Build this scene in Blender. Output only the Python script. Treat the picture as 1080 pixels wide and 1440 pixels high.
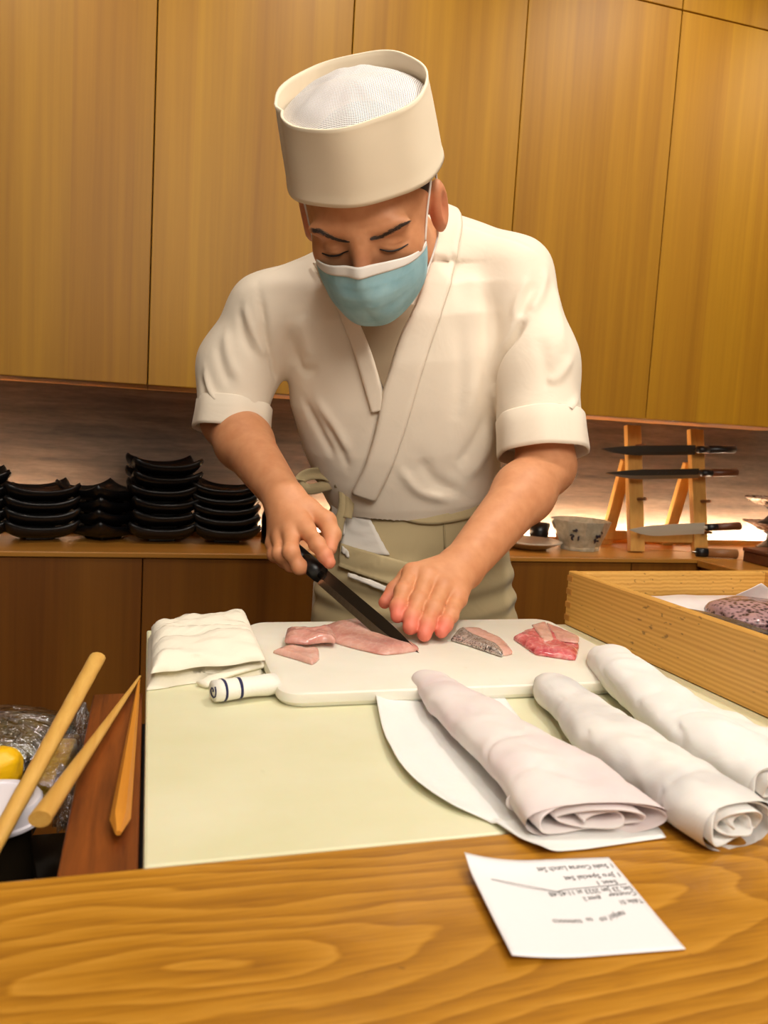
import bpy, bmesh, math, random
import numpy as np
from mathutils import Matrix, Vector
for _o in list(bpy.data.objects): bpy.data.objects.remove(_o)
SC = bpy.context.scene; COL = SC.collection
rnd = random.Random(7)
# ---------------------------------------------------------------- camera, world, lights, exposure
cam_d = bpy.data.cameras.new('camera'); cam = bpy.data.objects.new('camera', cam_d); COL.objects.link(cam)
cam_d.sensor_fit = 'VERTICAL'; cam_d.sensor_height = 36.0; cam_d.lens = 1127.4 / 1440 * 36.0
cam_d.clip_start = 0.02
cam.matrix_world = Matrix(((0.958668, -0.026325, -0.283305, 0.000000), (-0.278615, 0.115038, -0.953488, 0.000000), (0.057691, 0.993012, 0.102949, 1.190000), (0.000000, 0.000000, 0.000000, 1.000000)))
cam_d.dof.use_dof = True; cam_d.dof.focus_distance = 0.98; cam_d.dof.aperture_fstop = 11.0
SC.camera = cam
SC.view_settings.view_transform = 'Standard'; SC.view_settings.look = 'None'
SC.view_settings.gamma = 1.0; SC.view_settings.use_curve_mapping = False
SC.view_settings.exposure = -0.16
SC.cycles.use_denoising = True
SC.cycles.max_bounces = 8
W = bpy.data.worlds.new('world'); SC.world = W; W.use_nodes = True
W.node_tree.nodes['Background'].inputs[0].default_value = (1.0, .88, .72, 1)
W.node_tree.nodes['Background'].inputs[1].default_value = 0.30
WARM = (1.0, .92, .82)
def downlight(x, y, z, power, to=None, cone=80, blend=.6, rad=.05, col=WARM):
    l = bpy.data.lights.new('ceiling_spot', 'SPOT'); l.energy = power; l.color = col
    l.spot_size = math.radians(cone); l.spot_blend = blend; l.shadow_soft_size = rad
    o = bpy.data.objects.new('ceiling_spot', l); COL.objects.link(o); o.location = (x, y, z)
    d = (Vector(to) - Vector((x, y, z))) if to else Vector((0, 0, -1))
    o.rotation_euler = d.to_track_quat('-Z', 'Y').to_euler(); return o
def soft_fill(x, y, z, sx, sy, power, to=None, col=WARM):
    l = bpy.data.lights.new('fill_panel', 'AREA'); l.shape = 'RECTANGLE'; l.size = sx; l.size_y = sy
    l.energy = power; l.color = col
    o = bpy.data.objects.new('fill_panel', l); COL.objects.link(o); o.location = (x, y, z)
    d = (Vector(to) - Vector((x, y, z))) if to else Vector((0, 0, -1))
    o.rotation_euler = d.to_track_quat('-Z', 'Y').to_euler(); return o
# row of spots over the preparation counter
downlight(.85, .72, 2.62, 46, (.45, .85, 1.0), 66, .8, .05)
downlight(-.05, .62, 2.62, 24, (.25, .85, 1.0), 66, .8, .05)
downlight(.40, .05, 2.62, 14, (.30, .55, .95), 70, .8, .06)
# spots washing the cupboard fronts
for _x, _p in ((-.45, 19), (.45, 18), (1.35, 30), (2.1, 31)):
    downlight(_x, 1.35, 2.66, _p, (_x + .03, 2.0, 1.75), 105, 1.0, .05)
# added soft fill light, high behind the camera and aimed at the chef
soft_fill(.35, -1.05, 2.50, 1.8, 1.0, 52, (.42, 1.0, 1.35))
# ---------------------------------------------------------------- node helpers
class N:
    def __init__(s, name):
        s.m = bpy.data.materials.new(name); s.m.use_nodes = True
        s.t = s.m.node_tree; s.t.nodes.clear()
        s.out = s.t.nodes.new('ShaderNodeOutputMaterial')
    def n(s, typ, ins=None, **kw):
        nd = s.t.nodes.new('ShaderNode' + typ)
        for k, v in kw.items(): setattr(nd, k, v)
        for k, v in (ins or {}).items():
            sk = nd.inputs[k]
            if isinstance(v, bpy.types.NodeSocket): s.t.links.new(v, sk)
            elif isinstance(v, (tuple, list)) and len(v) == 3 and sk.type == 'RGBA': sk.default_value = (*v, 1)
            else: sk.default_value = v
        return nd
    def pos(s, scale=(1, 1, 1), rand=0.0, rot=(0, 0, 0), loc=(0, 0, 0)):
        p = s.n('NewGeometry').outputs['Position']
        if rand:
            r = s.n('ObjectInfo').outputs['Random']
            r = s.n('Math', {0: r, 1: rand}, operation='MULTIPLY').outputs[0]
            p = s.n('VectorMath', {0: p, 1: r}, operation='ADD').outputs[0]
        return s.n('Mapping', {'Vector': p, 'Scale': scale, 'Rotation': rot, 'Location': loc}).outputs[0]
    def noise(s, vec, scale, detail=3, rough=.5, dist=0.0):
        return s.n('TexNoise', {'Vector': vec, 'Scale': scale, 'Detail': detail, 'Roughness': rough, 'Distortion': dist}).outputs['Fac']
    def ramp(s, fac, stops):
        r = s.n('ValToRGB', {0: fac}); e = r.color_ramp.elements
        while len(e) < len(stops): e.new(.5)
        for i, (p, c) in enumerate(stops):
            e[i].position = p; e[i].color = (*c, 1) if len(c) == 3 else c
        return r.outputs[0]
    def mix(s, f, a, b, typ='MIX'):
        m = s.n('Mix', None, data_type='RGBA', blend_type=typ)
        for k, v in ((0, f), (6, a), (7, b)):
            sk = m.inputs[k]
            if isinstance(v, bpy.types.NodeSocket): s.t.links.new(v, sk)
            elif isinstance(v, (int, float)): sk.default_value = v
            else: sk.default_value = (*v, 1)
        return m.outputs[2]
    def math(s, op, a, b=0.0, c=0.0):
        return s.n('Math', {0: a, 1: b, 2: c}, operation=op).outputs[0]
    def bump(s, h, strength=.3, dist=.001, normal=None):
        i = {'Height': h, 'Strength': strength, 'Distance': dist}
        if normal is not None: i['Normal'] = normal
        return s.n('Bump', i).outputs[0]
    def bsdf(s, **kw):
        names = dict(color='Base Color', rough='Roughness', metal='Metallic', normal='Normal', alpha='Alpha', coat='Coat Weight',
                     trans='Transmission Weight', sss='Subsurface Weight', sheen='Sheen Weight', spec='Specular IOR Level', ior='IOR',
                     emit='Emission Color', emits='Emission Strength')
        b = s.n('BsdfPrincipled', {names[k]: v for k, v in kw.items()})
        if 'sss' in kw:
            b.inputs['Subsurface Radius'].default_value = (1, .35, .2); b.inputs['Subsurface Scale'].default_value = .006
        s.t.links.new(b.outputs[0], s.out.inputs[0]); return s.m
def plain(name, col, rough=.5, **kw):
    return N(name).bsdf(color=col, rough=rough, **kw)
def hexc(r, g, b):
    f = lambda c: (c / 255 / 12.92) if c / 255 <= .04045 else ((c / 255 + .055) / 1.055) ** 2.4
    return (f(r), f(g), f(b))
def wood(name, ca, cb, axis=2, fine=70, strip=0.0, rough=.45, streak=.35, coat=0.0, bump=.12, rand=17.0, tone=.25):
    m = N(name); sc = [fine] * 3; sc[axis] = fine * .022
    v = m.pos(tuple(sc), rand); g = m.noise(v, 1.0, 4, .6, .3)
    sc2 = [9.0] * 3; sc2[axis] = .35
    g2 = m.noise(m.pos(tuple(sc2), rand), 1.0, 3, .55, .6)
    f = m.math('ADD', m.math('MULTIPLY', g, streak), m.math('MULTIPLY', g2, 1 - streak))
    c = m.ramp(f, ((.3, cb), (.7, ca)))
    if strip:
        p = m.n('SeparateXYZ', {0: m.pos((1 / strip,) * 3, 3.0)}).outputs[0 if axis == 2 else 2]
        w = m.n('TexWhiteNoise', {'W': m.math('FLOOR', p)}, noise_dimensions='1D').outputs['Value']
        c = m.n('HueSaturation', {'Color': c, 'Value': m.math('MULTIPLY_ADD', w, tone, 1 - tone / 2),
                                  'Hue': m.math('MULTIPLY_ADD', w, .006, .499)}).outputs[0]
    return m.bsdf(color=c, rough=rough, normal=m.bump(g, bump, .0006), coat=coat)
# ---------------------------------------------------------------- mesh helpers (vertices are given in world space)
def wloc(o):
    v = Vector((0, 0, 0))
    while o is not None: v = v + o.location; o = o.parent
    return v
def obj(name, verts, faces, mat, parent=None, smooth=False, loc=None):
    me = bpy.data.meshes.new(name); base = wloc(parent) if parent else Vector((0, 0, 0))
    if loc is not None: off = Vector(loc)
    elif parent: off = base
    else: off = Vector((0, 0, 0))
    V = np.asarray([tuple(v) for v in verts], dtype=np.float64) - np.array(off)
    me.from_pydata(V.tolist(), [], [tuple(int(i) for i in f) for f in faces]); me.update()
    if smooth: me.polygons.foreach_set('use_smooth', [True] * len(me.polygons))
    o = bpy.data.objects.new(name, me); COL.objects.link(o)
    if mat is not None: me.materials.append(mat)
    if parent: o.parent = parent
    o.location = off - base
    return o
def thing(name, label, cat, loc, group=None):
    o = bpy.data.objects.new(name, None); COL.objects.link(o); o.location = loc; o.empty_display_size = .02
    o['label'] = label; o['category'] = cat
    if group: o['group'] = group
    return o
def tag(o, label, cat, group=None):
    o['label'] = label; o['category'] = cat
    if group: o['group'] = group
    return o
def dup(root, loc, label=None, rotz=None):
    r = root.copy(); COL.objects.link(r); r.location = loc
    if rotz is not None: r.rotation_euler = (0, 0, rotz)
    if label: r['label'] = label
    for ch in list(root.children):
        c = ch.copy(); COL.objects.link(c); c.parent = r
        for g in list(ch.children):
            d = g.copy(); COL.objects.link(d); d.parent = c
    return r
def struct(o): o['kind'] = 'structure'; return o
class MB:
    """collects boxes, tubes, lathes and grids for ONE mesh"""
    def __init__(s): s.v = []; s.f = []
    def add(s, v, f):
        k = len(s.v); s.v += [tuple(p) for p in v]; s.f += [tuple(i + k for i in q) for q in f]; return s
    def box(s, x0, x1, y0, y1, z0, z1, bev=0.0, M=None, seg=2):
        bm = bmesh.new(); bmesh.ops.create_cube(bm, size=1)
        for v in bm.verts: v.co = Vector(((x0 + x1) / 2 + v.co.x * (x1 - x0), (y0 + y1) / 2 + v.co.y * (y1 - y0), (z0 + z1) / 2 + v.co.z * (z1 - z0)))
        if bev: bmesh.ops.bevel(bm, geom=bm.edges[:], offset=bev, segments=seg, affect='EDGES', profile=.5)
        bm.verts.index_update()
        s.add([(M @ v.co) if M else v.co.copy() for v in bm.verts], [[v.index for v in f.verts] for f in bm.faces]); bm.free(); return s
    def tube(s, pts, radii, n=12, sq=(1, 1), up=None, caps=True):
        P = [Vector(p) for p in pts]; rings = []
        if not hasattr(radii, '__len__'): radii = [radii] * len(P)
        t0 = (P[1] - P[0]).normalized(); a = Vector(up) if up else Vector((0, 0, 1))
        if abs(t0.dot(a)) > .95: a = Vector((1, 0, 0))
        x = t0.cross(a).normalized()
        for i, p in enumerate(P):
            t = (P[min(i + 1, len(P) - 1)] - P[max(i - 1, 0)]).normalized()
            if up: x = t.cross(Vector(up)).normalized()
            else: x = (x - t * x.dot(t)).normalized()
            y = x.cross(t)
            rings.append([p + x * (math.cos(q) * radii[i] * sq[0]) + y * (math.sin(q) * radii[i] * sq[1]) for q in [2 * math.pi * j / n for j in range(n)]])
        v = [c for r in rings for c in r]; f = []
        for i in range(len(P) - 1):
            for j in range(n): f.append((i * n + j, i * n + (j + 1) % n, (i + 1) * n + (j + 1) % n, (i + 1) * n + j))
        if caps: f.append(tuple(range(n))[::-1]); f.append(tuple((len(P) - 1) * n + j for j in range(n)))
        return s.add(v, f)
    def lathe(s, prof, c, n=32, M=None):
        v = []; f = []
        for r, z in prof:
            for j in range(n):
                q = 2 * math.pi * j / n; p = Vector((r * math.cos(q), r * math.sin(q), z))
                v.append((M @ p if M else p) + Vector(c))
        for i in range(len(prof) - 1):
            for j in range(n): f.append((i * n + j, i * n + (j + 1) % n, (i + 1) * n + (j + 1) % n, (i + 1) * n + j))
        if prof[0][0] > 1e-5: f.append(tuple(range(n))[::-1])
        if prof[-1][0] > 1e-5: f.append(tuple((len(prof) - 1) * n + j for j in range(n)))
        return s.add(v, f)
    def grid(s, nu, nv, fn, thick=0.0, wrap=False):
        """fn(u,v) in 0..1 -> point; with thickness the sheet gets a back side and an edge"""
        G = np.array([[fn(i / (nu - 1), j / (nv - 1)) for j in range(nv)] for i in range(nu)], float)
        return s.sheet(G, thick)
    def sheet(s, G, thick=0.0):
        nu, nv = G.shape[:2]; idx = lambda i, j: i * nv + j
        v = [tuple(p) for p in G.reshape(-1, 3)]
        f = [(idx(i, j), idx(i + 1, j), idx(i + 1, j + 1), idx(i, j + 1)) for i in range(nu - 1) for j in range(nv - 1)]
        if thick:
            du = np.gradient(G, axis=0); dv = np.gradient(G, axis=1); nn = np.cross(du, dv); nn /= np.linalg.norm(nn, axis=2, keepdims=True) + 1e-12
            B = G - nn * thick; k = nu * nv; v += [tuple(p) for p in B.reshape(-1, 3)]
            f += [tuple(i + k for i in q[::-1]) for q in f[:]]
            for i in range(nu - 1):
                f.append((idx(i + 1, 0), idx(i, 0), idx(i, 0) + k, idx(i + 1, 0) + k)); f.append((idx(i, nv - 1), idx(i + 1, nv - 1), idx(i + 1, nv - 1) + k, idx(i, nv - 1) + k))
            for j in range(nv - 1):
                f.append((idx(0, j), idx(0, j + 1), idx(0, j + 1) + k, idx(0, j) + k)); f.append((idx(nu - 1, j + 1), idx(nu - 1, j), idx(nu - 1, j) + k, idx(nu - 1, j + 1) + k))
        return s.add(v, f)
    def build(s, name, mat, parent=None, smooth=False, loc=None):
        if loc is None and parent is None:
            a = np.array(s.v); loc = ((a[:, 0].min() + a[:, 0].max()) / 2, (a[:, 1].min() + a[:, 1].max()) / 2, a[:, 2].min())
        return obj(name, s.v, s.f, mat, parent, smooth, loc)
def auto_smooth(o, deg=35):
    me = o.data; me.polygons.foreach_set('use_smooth', [True] * len(me.polygons))
    try: me.set_sharp_from_angle(angle=math.radians(deg))
    except Exception: pass
    return o
def cr(pts, n):
    """Catmull-Rom curve through points"""
    P = np.asarray(pts, float); P = np.vstack([2 * P[0] - P[1], P, 2 * P[-1] - P[-2]]); out = []
    for t in np.linspace(0, len(P) - 3 - 1e-9, n):
        i = int(t); u = t - i; a, b, c, d = P[i:i + 4]
        out.append(.5 * (2 * b + (c - a) * u + (2 * a - 5 * b + 4 * c - d) * u * u + (3 * b - a - 3 * c + d) * u ** 3))
    return np.array(out)
def vnoise(P, s, seed=0):
    """smooth value noise, range about -1..1"""
    P = np.asarray(P, float) * s + seed * 17.31; i = np.floor(P).astype(np.int64); f = P - i; f = f * f * (3 - 2 * f); r = 0
    for dx in (0, 1):
        for dy in (0, 1):
            for dz in (0, 1):
                a = (i[..., 0] + dx) * 374761393 + (i[..., 1] + dy) * 668265263 + (i[..., 2] + dz) * 1274126177
                a = (a ^ (a >> 13)) * 1274126177; a = ((a ^ (a >> 16)) & 0xffff) / 32767.5 - 1
                r = r + a * (f[..., 0] if dx else 1 - f[..., 0]) * (f[..., 1] if dy else 1 - f[..., 1]) * (f[..., 2] if dz else 1 - f[..., 2])
    return r
# === SDF BEGIN  (figure: implicit surfaces, metres, world space)
f32 = np.float32
def V3(p): return np.array(p, f32)
def nrm(v): v = np.asarray(v, float); return v / np.linalg.norm(v)
def rc(P, a, b, r1, r2):
    a = V3(a); ab = V3(b) - a; q = P - a
    t = np.clip((q @ ab) / f32(ab @ ab), 0, 1)
    q = q - t[:, None] * ab
    return np.sqrt((q * q).sum(1)) - (f32(r1) + f32(r2 - r1) * t)
def sm(a, b, k):
    h = np.clip(.5 + .5 * (b - a) / k, 0, 1); return b + (a - b) * h - k * h * (1 - h)
def ell(P, c, r, A=None):
    q = P - V3(c)
    if A is not None: q = q @ A
    r = V3(r); k0 = np.sqrt(((q / r) ** 2).sum(1)); k1 = np.sqrt(((q / (r * r)) ** 2).sum(1))
    return k0 * (k0 - 1) / np.maximum(k1, 1e-6)
def chain(P, pts, rad, k=.004):
    d = None
    for i in range(len(pts) - 1):
        e = rc(P, pts[i], pts[i + 1], rad[i], rad[i + 1]); d = e if d is None else sm(d, e, k)
    return d
def near(P, c, R, fn):
    q = P - V3(c); l = np.sqrt((q * q).sum(1)); d = l - f32(R) + f32(.02); m = l < R
    if m.any(): d[m] = fn(P[m])
    return d.astype(f32)
# --- head frame: columns right (the chef's left), up, forward
HU = nrm((-0.3708, -0.5879, 0.7229)); _f = np.array((-0.2825, -0.6810, -0.6738)); HF = nrm(_f - HU * (_f @ HU)); HR = np.cross(HU, HF); HA = np.stack([HR, HU, HF], 1).astype(f32)
HC = np.array((0.2701, 1.0514, 1.4721))
def H(x, u, f): return HC + HR * x + HU * u + HF * f
def head_sdf(P):
    L = (P - V3(HC)) @ HA; X = np.stack([np.abs(L[:, 0]), L[:, 1], L[:, 2]], 1)
    d = ell(L, (0, .035, -.012), (.079, .088, .100))                       # skull
    d = sm(d, ell(L, (0, -.015, .022), (.070, .085, .070)), .03)           # face block
    d = sm(d, ell(L, (0, -.072, .050), (.046, .036, .038)), .03)           # chin and jaw
    d = sm(d, ell(X, (.044, -.022, .058), (.025, .024, .023)), .022)       # cheek bones
    d = sm(d, ell(X, (.030, .025, .080), (.034, .011, .012)), .016)        # brow ridge
    d = -sm(-d, ell(X, (.033, .001, .104), (.020, .012, .013)), .012)      # eye sockets
    d = sm(d, ell(X, (.0325, -.001, .0775), (.0165, .0125, .0135)), .004)  # lids over the eyeballs
    n = rc(L, (0, .012, .088), (0, -.038, .112), .009, .0125)
    n = sm(n, ell(X, (.013, -.041, .098), (.010, .009, .012)), .008)
    d = sm(d, n, .014)
    d = sm(d, ell(L, (0, -.066, .092), (.024, .011, .012)), .012)          # mouth mound
    e = ell(X, (.088, -.008, -.014), (.013, .036, .018)); e = -sm(-e, ell(X, (.101, -.005, -.006), (.009, .024, .011)), .005)
    return sm(d, e, .006)
# --- limbs
WR = (0.1740, 1.0514, 1.0908); ER = (0.1182, 1.2704, 1.1883); SR = (0.1603, 1.2301, 1.3679)
WL = (0.3756, 0.9111, 1.0262); EL = (0.5565, 1.0574, 1.1502); SL = (0.5395, 1.1275, 1.4127)
NB = (0.3728, 1.2144, 1.4674); NT = (0.3072, 1.1119, 1.4545)
RH_F = [  # right hand: knuckle, joint, joint, tip
    ([(0.1932, 0.9882, 1.0581), (0.2009, 0.9555, 1.0451), (0.2081, 0.9403, 1.0336), (0.2126, 0.9349, 1.0259)], (.0115, .0098, .0090, .0078)),
    ([(0.1762, 0.9981, 1.0527), (0.1710, 0.9674, 1.0331), (0.1819, 0.9644, 1.0151), (0.1987, 0.9762, 1.0112)], (.0120, .0102, .0092, .0080)),
    ([(0.1650, 1.0113, 1.0442), (0.1611, 0.9870, 1.0279), (0.1755, 0.9887, 1.0133), (0.1939, 0.9991, 1.0107)], (.0115, .0098, .0088, .0076)),
    ([(0.1588, 1.0282, 1.0342), (0.1574, 1.0090, 1.0224), (0.1711, 1.0115, 1.0129), (0.1864, 1.0198, 1.0125)], (.0105, .0086, .0078, .0068))]
RH_T = ([(0.2003, 1.0262, 1.0802), (0.2214, 1.0024, 1.0678), (0.2255, 0.9835, 1.0530), (0.2197, 0.9663, 1.0375)], (.0155, .0125, .0112, .0085))
LH_F = [
    ([(0.3011, 0.8815, 1.0234), (0.2806, 0.8499, 1.0081), (0.2687, 0.8281, 0.9960), (0.2657, 0.8194, 0.9877)], (.0120, .0098, .0088, .0078)),
    ([(0.3153, 0.8684, 1.0209), (0.2931, 0.8323, 1.0005), (0.2800, 0.8129, 0.9875), (0.2758, 0.8034, 0.9789)], (.0125, .0102, .0092, .0084)),
    ([(0.3305, 0.8552, 1.0119), (0.3068, 0.8199, 0.9944), (0.2948, 0.8025, 0.9821), (0.2890, 0.7934, 0.9735)], (.0120, .0098, .0088, .0080)),
    ([(0.3450, 0.8453, 1.0006), (0.3263, 0.8168, 0.9885), (0.3160, 0.8038, 0.9814), (0.3098, 0.7973, 0.9753)], (.0112, .0090, .0082, .0074))]
LH_T = ([(0.3496, 0.9103, 1.0182), (0.3047, 0.9068, 1.0134), (0.2855, 0.8946, 1.0003), (0.2702, 0.8847, 0.9879)], (.0160, .0120, .0105, .0075))
def hand_sdf(P, w, fing, thumb, wr):
    palm = None
    w = np.array(w)
    for pts, r in fing:
        e = rc(P, w + (np.array(pts[0]) - w) * .15, pts[0], wr * .72, r[0] * 1.02); palm = e if palm is None else sm(palm, e, .012)
    palm = sm(palm, rc(P, w, thumb[0][0], wr * .75, thumb[1][0]), .012)
    fs = None
    for pts, r in fing:
        e = chain(P, pts, (r[0] * .93, r[1] * .95, r[2] * .97, r[3]), .003)
        for q in (1, 2): e = sm(e, np.sqrt(((P - V3(pts[q])) ** 2).sum(1)) - f32(r[q] * 1.04), .004)
        fs = e if fs is None else sm(fs, e, .0012)
    d = sm(palm, fs, .0055)
    return sm(d, chain(P, *thumb, .005), .006)
def mid(a, b, t): return np.array(a) + (np.array(b) - np.array(a)) * t
HRc = mid(WR, RH_F[1][0][1], .6); HLc = mid(WL, LH_F[1][0][1], .6)
def body_sdf(P):
    P = np.asarray(P, f32)
    d = near(P, HC, .24, head_sdf)
    d = sm(d, rc(P, NB, NT, .062, .054), .02)
    # trunk and upper arms stay inside the jacket
    tr = rc(P, SR, mid(SR, SL, .4), .045, .07); tr = sm(tr, rc(P, SL, mid(SL, SR, .4), .045, .07), .03)
    c1 = mid(SR, SL, .5); c2 = np.array((0.4373, 1.3050, 1.0751)); tr = sm(tr, rc(P, c1 + np.array([0, .03, -.05]), c2, .085, .09), .04)
    for S, E in ((SR, ER), (SL, EL)): tr = sm(tr, rc(P, S, mid(S, E, .8), .047, .042), .02)
    m = tr < .06
    if m.any(): tr[m] = np.maximum(tr[m], jacket_sdf(P[m]) + f32(.012))
    d = sm(d, tr, .004)
    for S, E, Wp, wr in ((SR, ER, WR, .0265), (SL, EL, WL, .0275)):
        a = rc(P, mid(S, E, .62), E, .042, .041); f1 = mid(E, Wp, .3)
        a = sm(a, rc(P, E, f1, .038, .0405), .02); a = sm(a, rc(P, f1, Wp, .0405, wr), .02); d = sm(d, a, .02)
    d = sm(d, near(P, HRc, .15, lambda Q: hand_sdf(Q, WR, RH_F, RH_T, .0265)), .012)
    d = sm(d, near(P, HLc, .15, lambda Q: hand_sdf(Q, WL, LH_F, LH_T, .0275)), .012)
    return d
# --- jacket
BX = nrm((0.9587, -0.2786, 0.0577)); BF = nrm((-0.2767, -0.9822, -0.1453) - BX * (np.array((-0.2767, -0.9822, -0.1453)) @ BX))
T_RING = [  # centre, half width, half depth, down the trunk
    ((0.3693, 1.2129, 1.4432), .085, .062), ((0.3673, 1.2155, 1.4134), .150, .092), ((0.3689, 1.2230, 1.3712), .172, .112), ((0.3755, 1.2351, 1.3068), .176, .122),
    ((0.3863, 1.2489, 1.2406), .176, .126), ((0.3997, 1.2585, 1.1723), .166, .124), ((0.4123, 1.2654, 1.1256), .154, .120), ((0.4232, 1.2686, 1.0878), .143, .113), ((0.4288, 1.2722, 1.0588), .128, .104)]
_TC = np.array([r[0] for r in T_RING]); _TL = np.concatenate([[0], np.cumsum(np.linalg.norm(np.diff(_TC, axis=0), axis=1))])
_TA = nrm(_TC[-1] - _TC[0]); _TT = (_TC - _TC[0]) @ _TA
def trunk_sdf(P):
    t = (P - V3(_TC[0])) @ V3(_TA); tc = np.clip(t, 0, _TT[-1])
    c = np.stack([np.interp(tc, _TT, _TC[:, i]) for i in range(3)], 1).astype(f32)
    a = np.interp(tc, _TT, [r[1] for r in T_RING]).astype(f32); b = np.interp(tc, _TT, [r[2] for r in T_RING]).astype(f32)
    q = P - c; u = q @ V3(BX) / a; v = q @ V3(BF) / b
    k = (np.abs(u) ** 2.25 + np.abs(v) ** 2.25) ** (1 / 2.25)
    d = (k - 1) * np.minimum(a, b) * .92
    e = np.maximum(-t, t - f32(_TT[-1]))
    return np.where(e > 0, np.sqrt(np.maximum(d, 0) ** 2 + e * e) - .006, np.maximum(d, e - .004)).astype(f32)
CUR = (0.1197, 1.2479, 1.1777); CUL = (0.5500, 1.0617, 1.1715)          # sleeve ends
SRJ = (0.1690, 1.2416, 1.3524); SLJ = (0.5249, 1.1444, 1.4317)
def sleeve_sdf(P, S, Mi, E, r0, r1, r2):
    d = sm(rc(P, S, Mi, r0, r1), rc(P, Mi, E, r1, r2), .03)
    ax = nrm(np.array(E) - np.array(Mi)); return np.maximum(d, ((P - V3(E)) @ V3(ax)) + .012)
MR = (0.1297, 1.2657, 1.2730); ML = (0.5481, 1.1024, 1.3010)
def jacket_sdf(P):
    P = np.asarray(P, f32)
    d = trunk_sdf(P)
    d = sm(d, rc(P, (0.3333, 1.2393, 1.4438), SRJ, .060, .057), .045)
    d = sm(d, rc(P, (0.4092, 1.2199, 1.4726), SLJ, .058, .056), .045)
    d = sm(d, rc(P, NB, (0.3571, 1.1993, 1.4784), .066, .060), .025)
    d = sm(d, sleeve_sdf(P, SRJ, MR, CUR, .058, .058, .052), .022)
    d = sm(d, sleeve_sdf(P, SLJ, ML, CUL, .057, .060, .060), .022)
    return d
def grad(fn, P, h=.0008):
    P = np.asarray(P, f32); d0 = fn(P); g = np.stack([fn(P + V3(np.eye(3)[i] * h)) - d0 for i in range(3)], 1) / h
    return d0, g
def snap(fn, P, off=0.0, it=5):
    P = np.array(P, f32)
    for _ in range(it):
        d, g = grad(fn, P); P = P - (d - off)[:, None] * g / np.maximum((g * g).sum(1), .05)[:, None]
    return P
def normals(fn, P):
    g = grad(fn, P)[1]; return g / np.maximum(np.linalg.norm(g, axis=1, keepdims=True), 1e-9)
# === SDF END
def surface_nets(fn, xs, ys, zs, B=8):
    nx, ny, nz = len(xs), len(ys), len(zs)
    pad = lambda a: np.concatenate([a, a[-1] + (a[-1] - a[-2]) * np.arange(1, (-len(a)) % B + 1)]) if len(a) % B else a
    xs, ys, zs = [pad(np.asarray(a, float)).astype(f32) for a in (xs, ys, zs)]
    n = [len(xs), len(ys), len(zs)]; nb = [k // B for k in n]
    ctr = [a.reshape(-1, B).mean(1) for a in (xs, ys, zs)]; hw = [(a.reshape(-1, B)[:, -1] - a.reshape(-1, B)[:, 0]) / 2 + np.gradient(a).reshape(-1, B).max(1) for a in (xs, ys, zs)]
    C = np.stack(np.meshgrid(*ctr, indexing='ij'), -1).reshape(-1, 3); Hd = np.sqrt(sum(q ** 2 for q in np.meshgrid(*hw, indexing='ij'))).reshape(-1)
    dc = np.concatenate([fn(C[i:i + 200000]) for i in range(0, len(C), 200000)])
    act = np.where(np.abs(dc) < Hd * 1.35 + .004)[0]
    D = np.repeat(np.repeat(np.repeat(np.where(dc < 0, -1, 1).astype(f32).reshape(nb), B, 0), B, 1), B, 2)
    bi = np.stack(np.unravel_index(act, nb), 1); r = np.arange(B)
    O = np.stack(np.meshgrid(r, r, r, indexing='ij'), -1).reshape(-1, 3)
    for s in range(0, len(bi), 600):
        I = (bi[s:s + 600, None, :] * B + O[None]).reshape(-1, 3)
        D[I[:, 0], I[:, 1], I[:, 2]] = fn(np.stack([xs[I[:, 0]], ys[I[:, 1]], zs[I[:, 2]]], 1))
    S = D < 0
    cnt = np.zeros([k - 1 for k in n], np.int8)
    for a in (0, 1):
        for b in (0, 1):
            for c in (0, 1): cnt += S[a:n[0] - 1 + a, b:n[1] - 1 + b, c:n[2] - 1 + c]
    cells = np.where(((cnt > 0) & (cnt < 8)).reshape(-1))[0]; ci = np.stack(np.unravel_index(cells, cnt.shape), 1)
    acc = np.zeros((len(ci), 3)); num = np.zeros(len(ci)); A = (xs, ys, zs)
    for ax in range(3):
        o1, o2 = [k for k in range(3) if k != ax]
        for p in (0, 1):
            for q in (0, 1):
                i0 = ci.copy(); i0[:, o1] += p; i0[:, o2] += q; i1 = i0.copy(); i1[:, ax] += 1
                d0 = D[i0[:, 0], i0[:, 1], i0[:, 2]]; d1 = D[i1[:, 0], i1[:, 1], i1[:, 2]]; m = (d0 < 0) != (d1 < 0)
                t = np.where(m, d0 / np.where(m, d0 - d1, 1), 0)
                pt = np.stack([A[k][i0[:, k]] for k in range(3)], 1).astype(float); pt[:, ax] += t * (A[ax][i1[:, ax]] - A[ax][i0[:, ax]])
                acc += pt * m[:, None]; num += m
    vert = acc / num[:, None]; shp = cnt.shape; faces = []
    for ax in range(3):
        o1, o2 = [(1, 2), (2, 0), (0, 1)][ax]
        sl0 = [slice(None)] * 3; sl1 = [slice(None)] * 3; sl0[ax] = slice(0, -1); sl1[ax] = slice(1, None)
        e = np.stack(np.where(S[tuple(sl0)] != S[tuple(sl1)]), 1)
        e = e[(e[:, o1] > 0) & (e[:, o2] > 0) & (e[:, o1] < n[o1] - 1) & (e[:, o2] < n[o2] - 1)]
        q = []
        for p1, p2 in ((1, 1), (0, 1), (0, 0), (1, 0)):
            k = e.copy(); k[:, o1] -= p1; k[:, o2] -= p2; q.append(np.searchsorted(cells, np.ravel_multi_index(k.T, shp)))
        F = np.stack(q, 1); neg = ~S[e[:, 0], e[:, 1], e[:, 2]]; F[neg] = F[neg][:, ::-1]; faces.append(F)
    return vert.astype(f32), np.concatenate(faces)
def axis(segs):
    """segs: (start, end, step) -> graded coordinates"""
    return np.concatenate([np.arange(a, b - st * .5, st) for a, b, st in segs])
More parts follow.
